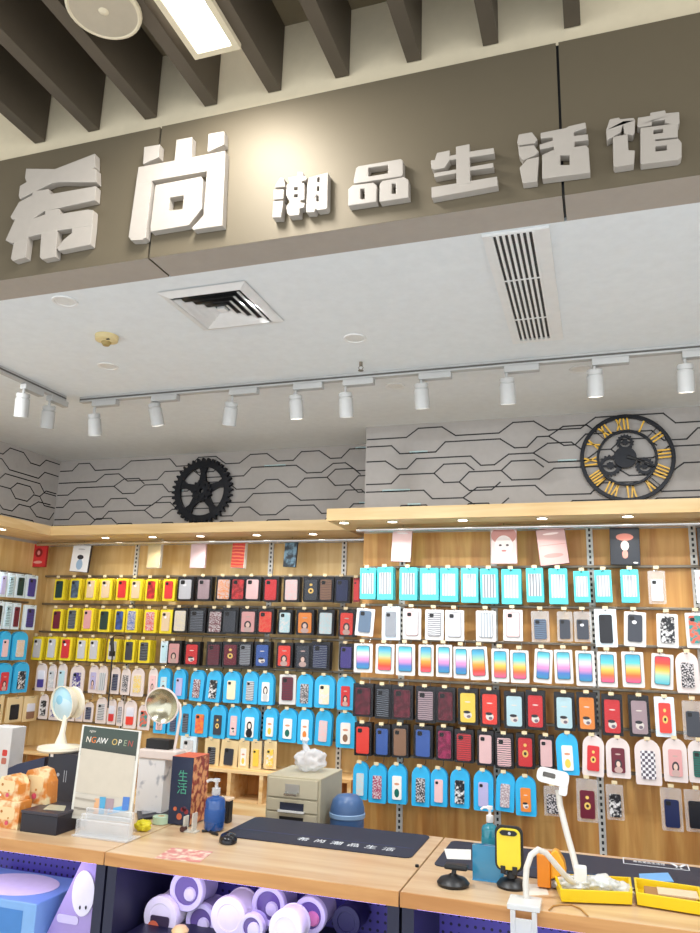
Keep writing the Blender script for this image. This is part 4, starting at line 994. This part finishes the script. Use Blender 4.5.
# lamp with blue-white bowl
LPW = mat('lamp_ivory', 'ece4d0', .3); yl = YB_+.07; cx = onY(61, 742, yl).x; hc = onY(61.5, 703.5, yl); rh_ = .05; 
t = thing('desk_lamp', 'ivory desk lamp with bluish bowl head standing on tall black box', 'lamp', (cx, yl, Z1B))
rb = (onY(79, 742, yl).x-onY(42, 742, yl).x)/2
MB().lathe([(0, Z1B+.001), (rb*.9, Z1B+.001), (rb, Z1B+.01), (rb*.97, Z1B+.022), (rb*.3, Z1B+.032), (.018, Z1B+.045)], (cx, yl, 0), n=32).build('base', LPW, t, smooth=True)
MB().tube([(cx, yl, Z1B+.03), (cx+.002, yl, Z1B+.08), (cx+.004, yl+.012, hc.z-rh_*.9)], [.03, .014, .011], 12).build('neck', LPW, t, smooth=True)
d = Vector((-.25, -1, -.12)).normalized(); rh = (onY(75.5, 703, yl).x-onY(48, 703, yl).x)/2; o_ = hc-d*.03
MB().lathe([(.012, -.05), (rh*.6, -.035), (rh*.95, 0), (rh*1.04, .03), (rh*.99, .03), (rh*.9, .005), (rh*.5, -.02), (0, -.028)], o_, d, 32).build('bowl', LPW, t, smooth=True)
MB().lathe([(rh*.97, .022), (rh*.6, .034), (0, .04)], o_, d, 32).build('lens', ellipses('lens_blue', 'a9d4e6', [(.6, .3, .42, .36, 'c2dde8'), (.42, .6, .16, .14, '86c0dc')], .1), t, smooth=True)
MB().lathe([(0, -.02), (rh*.6, -.02), (rh*.95, .0), (rh*.9, .012), (0, .012)], hc+Vector((.03, .06, .004)), d, 28).build('rear_disc', LPW, t, smooth=True)
# flower-print white box and the second lamp on it
Y = 3.2; x0, x1, _, z1 = fr(137, 163.5, 760, 800, Y); z1 = onY(150, 759, Y).z
t = thing('white_gift_box', 'white box with grey blue ink pattern under the round mirror lamp', 'box', ((x0+x1)/2, Y, ZT))
MB().box(x0, x1, Y, Y+.13, ZT+.0005, z1).build('body', patmat('ink_print', 'f0f0f2', '6c7690', 16, 'noise', .66), t, bevel=.002)
x0, x1, _, _ = fr(139, 176.5, 749, 758, Y); zb1 = onY(157, 750, Y).z
PKW = mat('lamp_pinkwhite', 'eee0da', .3); GBK = BLK
t = thing('mirror_lamp', 'white gooseneck lamp with round silvery head standing on patterned box', 'lamp', ((x0+x1)/2, Y+.03, z1))
MB().box(x0, x1, Y-.005, Y+.09, z1+.0005, zb1).build('base', PKW, t, bevel=.006)
a0, a1, _, a2 = fr(148, 171, 739, 750, Y+.04); MB().box(a0, a1, Y+.02, Y+.07, zb1+.0005, a2).build('battery_block', BLK, t, bevel=.004)
hc = onY(163.5, 704.5, Y); rh = (onY(178.5, 704, Y).x-onY(149, 704, Y).x)/2
pts = [onY(u, v, Y+.05) for u, v in ((174, 751), (177, 735), (180.5, 715), (180, 705), (176, 700))]
MB().tube(pts, .007, 10).build('gooseneck', PKW, t, smooth=True)
d = Vector((.1, -1, -.2)).normalized()
MB().lathe([(0, -.04), (rh*.5, -.035), (rh*.97, 0), (rh*1.05, .015), (rh*.98, .017), (rh*.8, 0), (rh*.4, -.02), (0, -.026)], hc, d, 36).build('head', mat('lamp_silver', 'c8c4ae', .22, .85, noise=0), t, smooth=True)
MB().lathe([(rh*.99, .012), (rh*1.07, .012), (rh*1.07, .019), (rh*.99, .019)], hc, d, 36).build('rim', PKW, t, smooth=True)
# acrylic sign holder
p0, p1 = pz(70, 837.5), pz(131, 841); yb0 = (p0.y+p1.y)/2; ACR = clear('acrylic', 'eef0f2', .22, .04)
x0, x1 = p0.x, p1.x; t = thing('sign_holder', 'clear acrylic holder with a dark-headed cream NGAW OPEN price sheet', 'sign', ((x0+x1)/2, yb0, ZT))
ztop = onY(97, 811, yb0).z; b = MB(); h_ = ztop-ZT
for k in range(3): b.box(x0+.006*k, x1-.006*k, yb0+.02*k, yb0+.02*k+.017, ZT+.001, ZT+h_*(.62+.18*k))
b.box(x0-.006, x1+.006, yb0-.015, yb0+.085, ZT+.0005, ZT+.008); b.build('acrylic_base', ACR, t, bevel=.003)
ys, ye = yb0+.06, yb0+.13
Q = [onY(70.5, 818, ys), onY(131, 822, ys), onY(141.5, 731, ye), onY(83, 724.5, ye)]
def onsheet(u, v, off): # u right, v up in 0..1
    p = (Q[0]*(1-u)+Q[1]*u)*(1-v)+(Q[3]*(1-u)+Q[2]*u)*v; return p+NRM*off
NRM = (Q[1]-Q[0]).cross(Q[3]-Q[0]).normalized()
if NRM.y > 0: NRM = -NRM
def patch(u0, u1, v0, v1, off, name, mt, sk=0):
    b = MB(); b.quad(onsheet(u0, v0, off), onsheet(u1, v0+sk, off), onsheet(u1, v1+sk, off), onsheet(u0, v1, off)); return b.build(name, mt, t)
b = MB(); vs = [onsheet(u, v, o) for o in (.003, -.003) for u, v in ((0, 0), (1, 0), (1, 1), (0, 1))]; b.add(vs, [(0, 1, 2, 3), (7, 6, 5, 4), (0, 4, 5, 1), (1, 5, 6, 2), (2, 6, 7, 3), (3, 7, 4, 0)]); b.build('acrylic_panel', mat('acrylic_edge', 'd9d6cc', .2), t)
patch(.035, .965, .66, .985, .0042, 'header_panel', gradmat('header_olive', [(0, '2b2620'), (.5, '39453c'), (1, '35443c')]))
patch(.04, .96, .27, .74, .005, 'blank_sheet', mat('sheet_cream', 'c6bcab', .6), -.03)
patch(.04, .96, .03, .262, .0042, 'lower_panel', mat('sheet_grey', 'c6beb0', .5))
for k, (u0, u1, v0, v1, sk, c_) in enumerate(((.38, .47, .06, .22, .0, 'd8a478'), (.46, .56, .06, .24, .0, '4a9cc4'), (.57, .7, .08, .23, .0, 'a08a90'), (.62, .94, .06, .12, .06, '5aa8d8'), (.84, .95, .12, .26, 0, '4a78c0'), (.05, .4, .1, .12, -.02, '8c8478'), (.05, .4, .2, .22, -.02, 'a39a8c'))):
    patch(u0, u1, v0, v1, .006, 'printed_strip', mat('strip_'+c_, c_, .5), sk)
ax = (Q[2]-Q[3]).normalized(); az = (-NRM).cross(ax); RT = Matrix((ax, az if az.z > 0 else -az, NRM)).transposed().to_euler()
cols = dict(N='e8dccb', G='e07a3a', A='d9d4cc', W='f2efe8', O='d4b46a', P='e9e2d2', E='8e9a80', c='')
word = 'NGAW OPEN'; 
for i, ch in enumerate(word):
    if ch == ' ': continue
    u = .1+.8*(i+.5)/len(word)
    o = text('header_letter', ch, .034, mat('hl_%s%d' % (ch, i), 'a8524a' if i == 8 else cols[ch], .5, noise=0), t, onsheet(u, .84, .0052)-t.location, RT, .0003)
text('header_small_print', 'ngaw', .016, mat('hl_small', 'c9c4b8', .5, noise=0), t, onsheet(.2, .94, .0052)-t.location, RT, .0002)
# small things by the sign
p = pz(140, 832); t = thing('yellow_pouch', 'small crumpled yellow pouch right of the acrylic sign', 'pouch', tuple(p)); crumple('pouch_body', (0, .02, .001), .035, .03, .022, mat('pouch_yellow', 'ddd02c', .4), t, 5, .3)
p = pz(157, 825); t = thing('tape_roll', 'pale green roll of tape lying behind the yellow pouch', 'tape', tuple(p)); MB().lathe([(.016, .002), (.036, .002), (.036, .03), (.016, .03), (.016, .002)], (0, .03, 0), n=28).build('roll', mat('tape_green', 'b5d0b4', .4), t, local=True, smooth=True)
MB().lathe([(.0135, .0015), (.0158, .0015), (.0158, .031), (.0135, .031), (.0135, .0015)], (0, .03, 0), n=24).build('core', TAG, t, local=True)
q = [pz(u, v) for u, v in ((138, 822), (182, 814), (173, 807), (136, 809))]
t = thing('document_tray', 'flat dark tray with grey cover left of the navy box', 'tray', tuple(sum(q, Vector())/4)); b = mat_prism(q, ZT+.0006, ZT+.012); b.build('tray', mat('tray_dark', '20222e', .4), t, bevel=.002)
q2 = [sum(q, Vector())/4+(k-sum(q, Vector())/4)*.8+Vector((-.02, .03, 0)) for k in q]; mat_prism(q2, ZT+.0125, ZT+.016).build('cover', mat('tray_grey', '8d8f94', .4), t)
# --- right counter objects
bottle(480.5, 498, 862, 826, 822, 806, '1c7f92', 'teal pump bottle behind the blue acrylic holder', mat('pump_white', 'eceaea', .35))
p = pz(480, 880); x0, x1, _, z1 = fr(472.5, 503.5, 846, 878, p.y); CB = mat('holder_blue', '3c8fb8', .15, coat=.5)
t = thing('card_holder', 'blue acrylic counter holder in front of the teal bottle', 'holder', ((x0+x1)/2, p.y, ZT)); z1 = onY(488, 846, p.y).z
MB().box(x0, x1, p.y, p.y+.006, ZT+.001, z1).build('front_panel', CB, t); MB().box(x0, x1, p.y+.034, p.y+.04, ZT+.001, z1-.004).build('rear_panel', CB, t)
MB().box(x0, x1+.015, p.y-.012, p.y+.055, ZT+.0003, ZT+.0009).build('foot_plate', CB, t); b = MB(); b.box(x0, x0+.005, p.y+.0065, p.y+.0335, ZT+.001, z1-.004); b.box(x1-.005, x1, p.y+.0065, p.y+.0335, ZT+.001, z1-.004); b.build('side_panel', CB, t)
# yellow phone on black stand
p = pz(510, 891); x0, x1, _, _ = fr(497, 520.5, 829, 869, p.y+.02); Yp_ = p.y+.015; xm = (x0+x1)/2; za, zb_ = onY(508, 870, Yp_).z, onY(508, 829, Yp_).z
t = thing('phone_stand', 'black stand holding up a yellow phone on the right counter', 'phone stand', (xm, p.y+.04, ZT))
MB().lathe([(0, .0005), (.05, .0005), (.052, .008), (.04, .022), (.018, .03), (.016, .05)], (xm+.006, p.y+.045, ZT), n=28).build('foot', BLK, t, smooth=True)
MB().tube([(xm+.006, p.y+.045, ZT+.045), (xm+.002, p.y+.05, za+.02)], .012, 10).build('post', BLK, t)
hw = (x1-x0)/2; MB().prism([rrect(hw*2+.016, zb_-za+.014, .022, 4, xm, (za+zb_)/2)], Yp_+.012, Yp_+.024).build('cradle', BLK, t, bevel=.002)
for dx in (-.5, .5): MB().box(xm+dx*hw-.008, xm+dx*hw+.008, Yp_-.006, Yp_+.02, za-.012, za+.012).build('claw', BLK, t, bevel=.002)
zm = (za+zb_)/2; t2 = thing('yellow_phone', 'yellow phone with dark camera strip held upright in black stand', 'phone', (xm, Yp_, za)); YEL = mat('phone_yellow', 'f2d834', .3)
MB().prism([rrect(hw*2, zb_-za, .02, 5, xm, zm)], Yp_, Yp_+.0115).build('body', YEL, t2, bevel=.003)
MB().prism([rrect(hw*1.5, (zb_-za)*.13, .012, 4, xm, zb_-(zb_-za)*.1)], Yp_-.003, Yp_-.0002).build('camera_strip', BLK, t2); MB().cyl((xm+.004, Yp_-.0045, zb_-(zb_-za)*.1), (xm+.004, Yp_-.0032, zb_-(zb_-za)*.1), .005, n=12).build('lens', CHROME, t2)
# black suction mount
p = pz(451, 889); t = thing('car_phone_mount', 'small black two-piece phone mount at the left of the right counter', 'phone mount', tuple(p))
MB().lathe([(0, .0005), (.052, .0005), (.055, .01), (.045, .022), (.02, .03), (.012, .036)], (0, .04, 0), n=28).build('suction_base', BLK, t, local=True, smooth=True)
MB().tube([(.0, .04, .03), (.004, .045, .052)], .008, 8).build('ball_joint', BLK, t, local=True); MB().box(-.03, .05, .025, .065, .05, .066).build('clamp_head', BLK, t, local=True, bevel=.006)
q = [pz(u, v, ZT+.0045) for u, v in ((447, 859), (471, 860), (471, 850), (444, 849))]
tag(mat_prism(q, ZT+.0046, ZT+.006).build('white_card', mat('card_white', 'eceae6', .5)), 'white card lying on the dark mat left of the blue holder', 'card')
q = [pz(u, v, ZT+.0045) for u, v in ((640, 882), (674, 882), (668, 873), (639, 874))]
tag(mat_prism(q, ZT+.0046, ZT+.006).build('blue_card', mat('card_blue', '6fb0ea', .4)), 'light blue card lying on the dark mat behind the yellow trays', 'card')
# gooseneck holder clipped to the counter edge
cp = pz(527, 905); CLW = clear('clamp_clear', 'eef0f0', .62, .2); GW = mat('gooseneck_white', 'dcd8d0', .4)
t = thing('gooseneck_holder', 'white gooseneck phone holder clamped to the front counter edge', 'phone holder', (cp.x, YC0, ZT))
b = MB(); b.box(cp.x-.055, cp.x+.045, YC0-.03, YC0+.07, ZT+.001, ZT+.018); b.build('clamp_jaw', CLW, t, bevel=.004)
b = MB(); b.box(cp.x-.045, cp.x-.03, YC0-.03, YC0-.012, ZT-.12, ZT+.0005); b.box(cp.x+.02, cp.x+.035, YC0-.03, YC0-.012, ZT-.12, ZT+.0005); b.box(cp.x-.03, cp.x+.02, YC0-.03, YC0-.024, ZT-.12, ZT-.02); b.box(cp.x-.045, cp.x+.035, YC0-.03, YC0+.04, ZT-.13, ZT-.1205); b.build('clamp_bracket', CLW, t, bevel=.002)
MB().cyl((cp.x-.005, YC0+.02, ZT-.12), (cp.x-.005, YC0+.02, ZT-.046), .01, n=14).build('clamp_screw', WP, t)
G = [(527, 902, 2.66), (525.5, 885, 2.665), (526.5, 868, 2.675), (531, 855, 2.69), (538, 849.5, 2.71), (546, 853, 2.73), (557, 866, 2.75), (568, 879, 2.78), (576, 884, 2.81)]
MB().tube([onY(*g) for g in G], .0095, 10).build('gooseneck', GW, t, smooth=True)
j = onY(580, 876, 2.82); MB().box(j.x-.018, j.x+.022, j.y-.014, j.y+.014, j.z-.035, j.z+.032).build('joint_block', WP, t, bevel=.005)
MB().tube([onY(*g) for g in ((579, 880, 2.82), (573, 855, 2.84), (566, 830, 2.86), (560, 805, 2.88), (558, 790, 2.89))], .0105, 10).build('upper_arm', GW, t, smooth=True)
h0, h1, hz0, hz1 = fr(537, 569, 768, 786, 2.87); M = Matrix.Translation(((h0+h1)/2, 2.87, (hz0+hz1)/2)) @ Matrix.Rotation(math.radians(9), 4, 'Y')
w_, z_ = h1-h0, hz1-hz0; b = MB().prism([rrect(w_, z_*.8, z_*.3, 5), rrect(w_*.4, z_*.3, z_*.08, 3, -w_*.12, .004)], -.012, .016, M); hd = b.build('clip_head', WP, t, bevel=.003)
MB().prism([rrect(w_*.26, z_*.9, .008, 3, w_*.36, -z_*.42)], -.01, .014, M).build('clip_jaw', WP, t, bevel=.003)
MB().prism([rrect(w_*.42, z_*.32, z_*.08, 3, -w_*.12, .004)], .003, .01, M).build('clip_pad', mat('pad_grey', '77736e', .5), t)
# yellow trays
TY = mat('tray_yellow', 'f0cf18', .35)
def tray(pts, hh, label):
    c = sum(pts, Vector())/4; t = thing('parts_tray', label, 'tray', (c.x, c.y, ZT+.005), 'yellow trays on the right counter'); zb_ = ZT+.0052
    def ins(f): return [c+(p-c)*f for p in pts]
    O, I = pts, ins(.93); b = MB(); vs = []
    for ring_, z in ((ins(.97), zb_), (O, zb_+hh), (I, zb_+hh), (ins(.9), zb_+.004)): vs += [(p.x, p.y, z) for p in ring_]
    b.add(vs, [(k*4+i, k*4+(i+1) % 4, (k+1)*4+(i+1) % 4, (k+1)*4+i) for k in range(3) for i in range(4)]+[(0, 1, 2, 3), (12, 13, 14, 15)]); b.build('tray', TY, t, bevel=.002)
    return c
def q4(*uv): return [pz(u, v) for u, v in uv]
a, bq = pz(560.5, 904), pz(633.5, 907); hh = onY(560, 891, a.y).z-ZT
dp = .17; T1 = [a, bq, bq+Vector((.0, dp, 0)), a+Vector((-.03, dp, 0))]; c1 = tray(T1, hh, 'left yellow parts tray filled with clear plastic packets')
a, bq = pz(636.5, 907), pz(704, 918); T2 = [a, bq, bq+Vector((.01, dp, 0)), a+Vector((-.0, dp, 0))]; c2 = tray(T2, hh, 'right yellow parts tray with a cardboard sleeve at picture edge')
PK = clear('packet_clear', 'f2f4f2', .55, .15)
for k, (dx, dy, dz, s) in enumerate(((-.07, .0, .0, .05), (.0, .01, .005, .055), (.07, .0, .0, .05), (.03, -.02, .018, .045))):
    t = thing('clear_packet', 'crumpled clear packet in left yellow tray, '+('at its left end', 'in its middle', 'at its right end', 'lying on top of the others')[k], 'packet', (c1.x+dx, c1.y+dy, ZT+.012+dz), 'clear packets in the yellow tray')
    crumple('packet_film', (0, 0, 0), s, .04, .022, PK, t, 20+k, .35)
    MB().box(-s*.5, s*.4, -.012, .012, .014, .02).build('insert', mat('insert_pale', 'dfe6dc', .5), t, local=True)
t = thing('card_sleeve', 'brown cardboard sleeve lying inside the right yellow tray', 'cardboard', (c2.x, c2.y, ZT+.012)); MB().box(-.07, .08, -.05, .05, 0, .02).build('sleeve', mat('sleeve_brown', 'a87a48', .6), t, local=True, bevel=.002); MB().box(-.03, .09, -.035, .04, .0205, .024).build('pale_insert', mat('insert_tan', 'e4cfae', .5), t, local=True)
# orange tape dispenser
p = pz(541, 893); x0, x1, _, _ = fr(536.5, 566, 855, 890, p.y+.02); zt_ = onY(545, 856, p.y+.03).z; OR = mat('dispenser_orange', 'e88a1c', .35); OY = mat('dispenser_amber', 'f4ac28', .35)
t = thing('tape_dispenser', 'orange tape dispenser box left of the yellow trays', 'dispenser', ((x0+x1)/2, p.y+.05, ZT+.005)); ys = p.y+.04
w_ = x1-x0; MB().box(x0, x0+w_*.45, ys, ys+.07, ZT+.0056, zt_).build('body', OR, t, bevel=.003)
MB().prism([[(x0+w_*.45, ZT+.03), (x1, ZT+.055), (x1-.006, zt_-.02), (x1-w_*.25, zt_+.01), (x0+w_*.6, zt_+.014), (x0+w_*.45, zt_)]], ys+.01, ys+.06).build('roll_cover', OY, t, bevel=.004)
MB().box(x0+w_*.5, x1+.004, ys+.012, ys+.058, ZT+.0056, ZT+.03).build('cutter_foot', mat('foot_grey', '8c8e94', .4), t, bevel=.002)
q = q4((524, 896), (549, 895), (545, 885), (526, 884)); 
tag(mat_prism(q, ZT+.0004, ZT+.0012).build('paper_slip', mat('slip_white', 'eae4da', .5)), 'white paper slip lying under the gooseneck arc', 'paper')
b = MB(); b.tube([pz(u, v, ZT+.003) for u, v in ((549, 910), (553, 906), (560, 904.8), (572, 905), (581, 909), (588, 916))], .0025, 6); tag(b.build('rubber_band', mat('band_tan', 'b8884a', .5)), 'thin tan cord lying in front of the left yellow tray', 'cord')
# --- things under the counters
RINGM = mat('tin_lilac', 'd9d3ee', .3); WINM = mat('tin_window', '6c5a96', .15, coat=.5); LIDW = mat('tin_white', 'f2ecf4', .35); BODM = clear('tin_body', 'c8bfe6', .45, .1)
tinl = ['topmost clear-lidded tin of the left pile', 'white tin with dark and orange print at far left', 'clear-lidded tin under the topmost left one', 'plain white lidded tin in the middle of the pile', 'clear-lidded tin with white contents right of middle', 'small clear-lidded tin below the white one', 'plain white tin between two clear-lidded ones', 'clear-lidded tin with pink contents at the right', 'dark tin in shadow at far right']
for k, (u, v, r_, yy, kind) in enumerate(((186, 891, 17, 2.83, 'c'), (160, 917, 17, 2.80, 'w'), (200, 922, 15, 2.86, 'c'), (228, 918, 18, 2.80, 'p'), (268, 906, 17, 2.87, 'c'), (251, 928, 12, 2.73, 'c'), (285, 930, 17, 2.7, 'p'), (309, 916, 16.5, 2.85, 'c'), (346, 922, 14, 2.9, 'd'))):
    c = onY(u, v, yy); r = onY(u+r_, v, yy).x-c.x; L_ = {5: .05, 6: .09}.get(k, .13)
    t = thing('round_tin', tinl[k]+' under the counter', 'tin', (c.x, yy+L_/2, c.z-r), 'round tins under the middle counter')
    ax_ = (0, 1, 0); dk = kind == 'd'
    MB().lathe([(r*.9, .02), (r*.93, L_-.01), (r*.96, L_-.008), (r*.96, L_), (0, L_)], c, ax_, 36).build('body', mat('tin_dark', '2a2850', .3) if dk else (BODM if kind == 'c' else LIDW), t, smooth=True)
    if kind == 'c':
        MB().lathe([(r*.7, .004), (r*.74, 0), (r*.97, 0), (r, .004), (r, .024), (r*.94, .026)], c, ax_, 36).build('lid_ring', RINGM, t, smooth=True)
        MB().lathe([(0, .006), (r*.71, .006)], c, ax_, 36).build('window', WINM, t)
        MB().lathe([(0, 0), (.022, .003), (.026, .012), (0, .02)], c+Vector((r*.2, -.006, -r*.15)), ax_, 14).build('contents', mat('tin_pink' if k == 7 else 'tin_pale', 'e88ab8' if k == 7 else 'dcd6ea', .4), t, smooth=True)
    else:
        MB().lathe([(0, .004), (r*.6, .004), (r*.64, 0), (r*.97, 0), (r, .004), (r, .024), (r*.94, .026)], c, ax_, 36).build('lid', mat('tin_dark', '2a2850', .3) if dk else LIDW, t, smooth=True)
        if kind == 'w':
            MB().prism([rrect(r*1.1, r*.5, r*.1, 3, c.x, c.z-r*.2)], yy-.002, yy-.0003).build('dark_print', mat('print_dark', '3a2c44', .5), t); MB().prism([circ(r*.35, 16, c.x-r*.35, c.z-r*.55)], yy-.003, yy-.0022).build('orange_print', mat('print_orange', 'e0704a', .5), t)
c = onY(180, 932, 2.72); tag(MB().lathe([(0, -.012), (.025, -.01), (.032, .006), (.02, .02), (0, .024)], c, (0, 0, 1), 20).build('cream_puff_toy', mat('puff_yellow', 'f4d48a', .4), smooth=True), 'small creamy yellow round toy in front of the tins', 'toy')
# blue box and clear wedge pack in the left bay
zt_ = onY(52, 875, 3.0).z; fc = onZ(7, 918, zt_); x1 = max(onY(52, 875, 3.0).x, fc.x); yf = max(fc.y, YC0+.06); BLB = mat('box_lightblue', '86b4e6', .4)
ZS = ZSL
t = thing('blue_gift_box', 'light blue box with white oval top under the left counter', 'box', (x1-.25, yf+.1, ZS)); MB().box(x1-.5, x1, yf, 3.0, ZS+.001, zt_).build('body', BLB, t, bevel=.004)
b = MB(); n = 32; cx_, cy_ = x1-.24, (yf+3.0)/2; b.lathe([(0, .0015), (1, .0015), (1.0, .0003)], (0, 0, 0), n=n); b.v = [(cx_+x*.19, cy_+y*(3.0-yf)*.42, zt_+.0005+z) for x, y, z in b.v]; b.build('oval_print', mat('oval_white', 'f4f0fa', .5), t)
MB().box(x1-.34, x1-.06, yf-.001, yf-.0002, ZS+.03, zt_-.03).build('front_print', mat('print_blue', '4a86c8', .5), t)
Yw = 2.74; W = [onY(u, v, Yw) for u, v in ((81, 860), (95, 861), (91.5, 932), (42, 932))]
t = thing('wedge_pack', 'clear lilac wedge pack holding a white egg shape under the left counter', 'package', ((W[2].x+W[3].x)/2, Yw+.03, ZS)); zt2 = W[0].z
x1_ = min(W[1].x, -1.803-.045); MB().prism([[(W[0].x, W[0].z), (x1_, W[1].z), (x1_, ZS+.001), (W[3].x, ZS+.001)]], Yw+.012, Yw+.06).build('shell', mat('pack_lilac', 'b8a4dc', .3), t, bevel=.002)
e = onY(82, 894, Yw); MB().prism([circ(.052, 28, e.x, e.z, .082)], Yw+.006, Yw+.0115).build('egg_shape', mat('egg_white', 'f6f2fa', .35), t, bevel=.002)
for u in (79, 85): m_ = onY(u, 908, Yw); MB().prism([circ(.004, 10, m_.x, m_.z, .007)], Yw+.004, Yw+.0058).build('dark_dot', BLK, t)
m_ = onY(66, 920, Yw); MB().prism([rrect(.1, .03, .012, 3, m_.x, m_.z)], Yw+.008, Yw+.0115).build('pale_insert', mat('insert_lilac', 'e0d6f2', .4), t)
# black selfie stick hanging on the yellow row
Ys = PL-.06; a, c = onY(112, 638, Ys), onY(108, 708, Ys); t = thing('selfie_stick', 'black selfie stick hanging in front of the yellow cases', 'selfie stick', (c.x, Ys, c.z))
g = onY(112.5, 654, Ys); MB().tube([a, g], .012, 10).build('handle', BLK, t); MB().tube([g, c], .005, 8).build('pole', BLK, t); MB().box(g.x-.02, g.x+.012, Ys-.014, Ys+.014, g.z-.015, g.z+.02).build('clip', BLK, t, bevel=.003)
MB().tube([a+Vector((0, 0, .0)), a+Vector((0, .04, .02)), a+Vector((0, .14, .015))], .003, 6).build('hang_loop', BLK, t)

# ------------------------------------------------------------------ light
w = bpy.data.worlds.new('world'); S.world = w; w.use_nodes = True
w.node_tree.nodes['Background'].inputs[0].default_value = (.95, .98, 1.0, 1); w.node_tree.nodes['Background'].inputs[1].default_value = 1.25
def lamp(kind, name, loc, energy, col=(1, .96, .9), aim=None, **k):
    l = bpy.data.lights.new(name, kind); l.energy = energy; l.color = col
    for a_, v_ in k.items(): setattr(l, a_, v_)
    o = bpy.data.objects.new(name, l); C.objects.link(o); o.location = loc
    if aim is not None: o.rotation_euler = (Vector(aim)-Vector(loc)).to_track_quat('-Z', 'Y').to_euler()
    return o
for i, (p, d) in enumerate(LAMPS):
    lamp('SPOT', 'track_spot', p, 20, (1, .985, .97), p+Vector((d.x*.3, .5 if i < 9 else .3, -1.1)), spot_size=math.radians(58), spot_blend=1, shadow_soft_size=.03)
for x, y in DL:
    wall_y = YL if x < XS else YR
    lamp('SPOT', 'canopy_spot', (x, y, ZCAN0-.012), 5, (1, .975, .94), (x, y+.08, 0), spot_size=math.radians(130), spot_blend=.9, shadow_soft_size=.025)
lamp('AREA', 'mall_fill_light', (-.6, -1.8, 3.2), 22, (.98, .99, 1), (-1, 3.4, 1.2), shape='RECTANGLE', size=4, size_y=2)  # unseen fill lamp, stands in for the mall's ambient light
lamp('AREA', 'panel_light', ((px0+px1)/2, pyf-.3, zp-.03), 14, (1, .98, .95), ((px0+px1)/2, pyf-.3, 0), shape='RECTANGLE', size=.25, size_y=.5)
lamp('SPOT', 'sign_spot', (-1.0, 1.1, 3.35), 4.2, (1, .98, .93), (-1.0, YF0, EYE+1.6), spot_size=math.radians(75), spot_blend=1, shadow_soft_size=.03)
for x, y in ((-2.9, 2.5), (-1.25, 2.45), (.3, 2.5)): lamp('AREA', 'shop_fill_light', (x, y, HC-.02), 13, (.97, .99, 1), (x, y+.25, 0), shape='DISK', size=.1)  # added fill lamps to brighten floor and ceiling, no fittings there
for x in (-2.45, -1.23, -.1): lamp('AREA', 'violet_light', (x, YC0+.06, ZT-.06), .8, (.62, .5, 1), (x, 2.95, ZT-.5), shape='RECTANGLE', size=.9, size_y=.03)
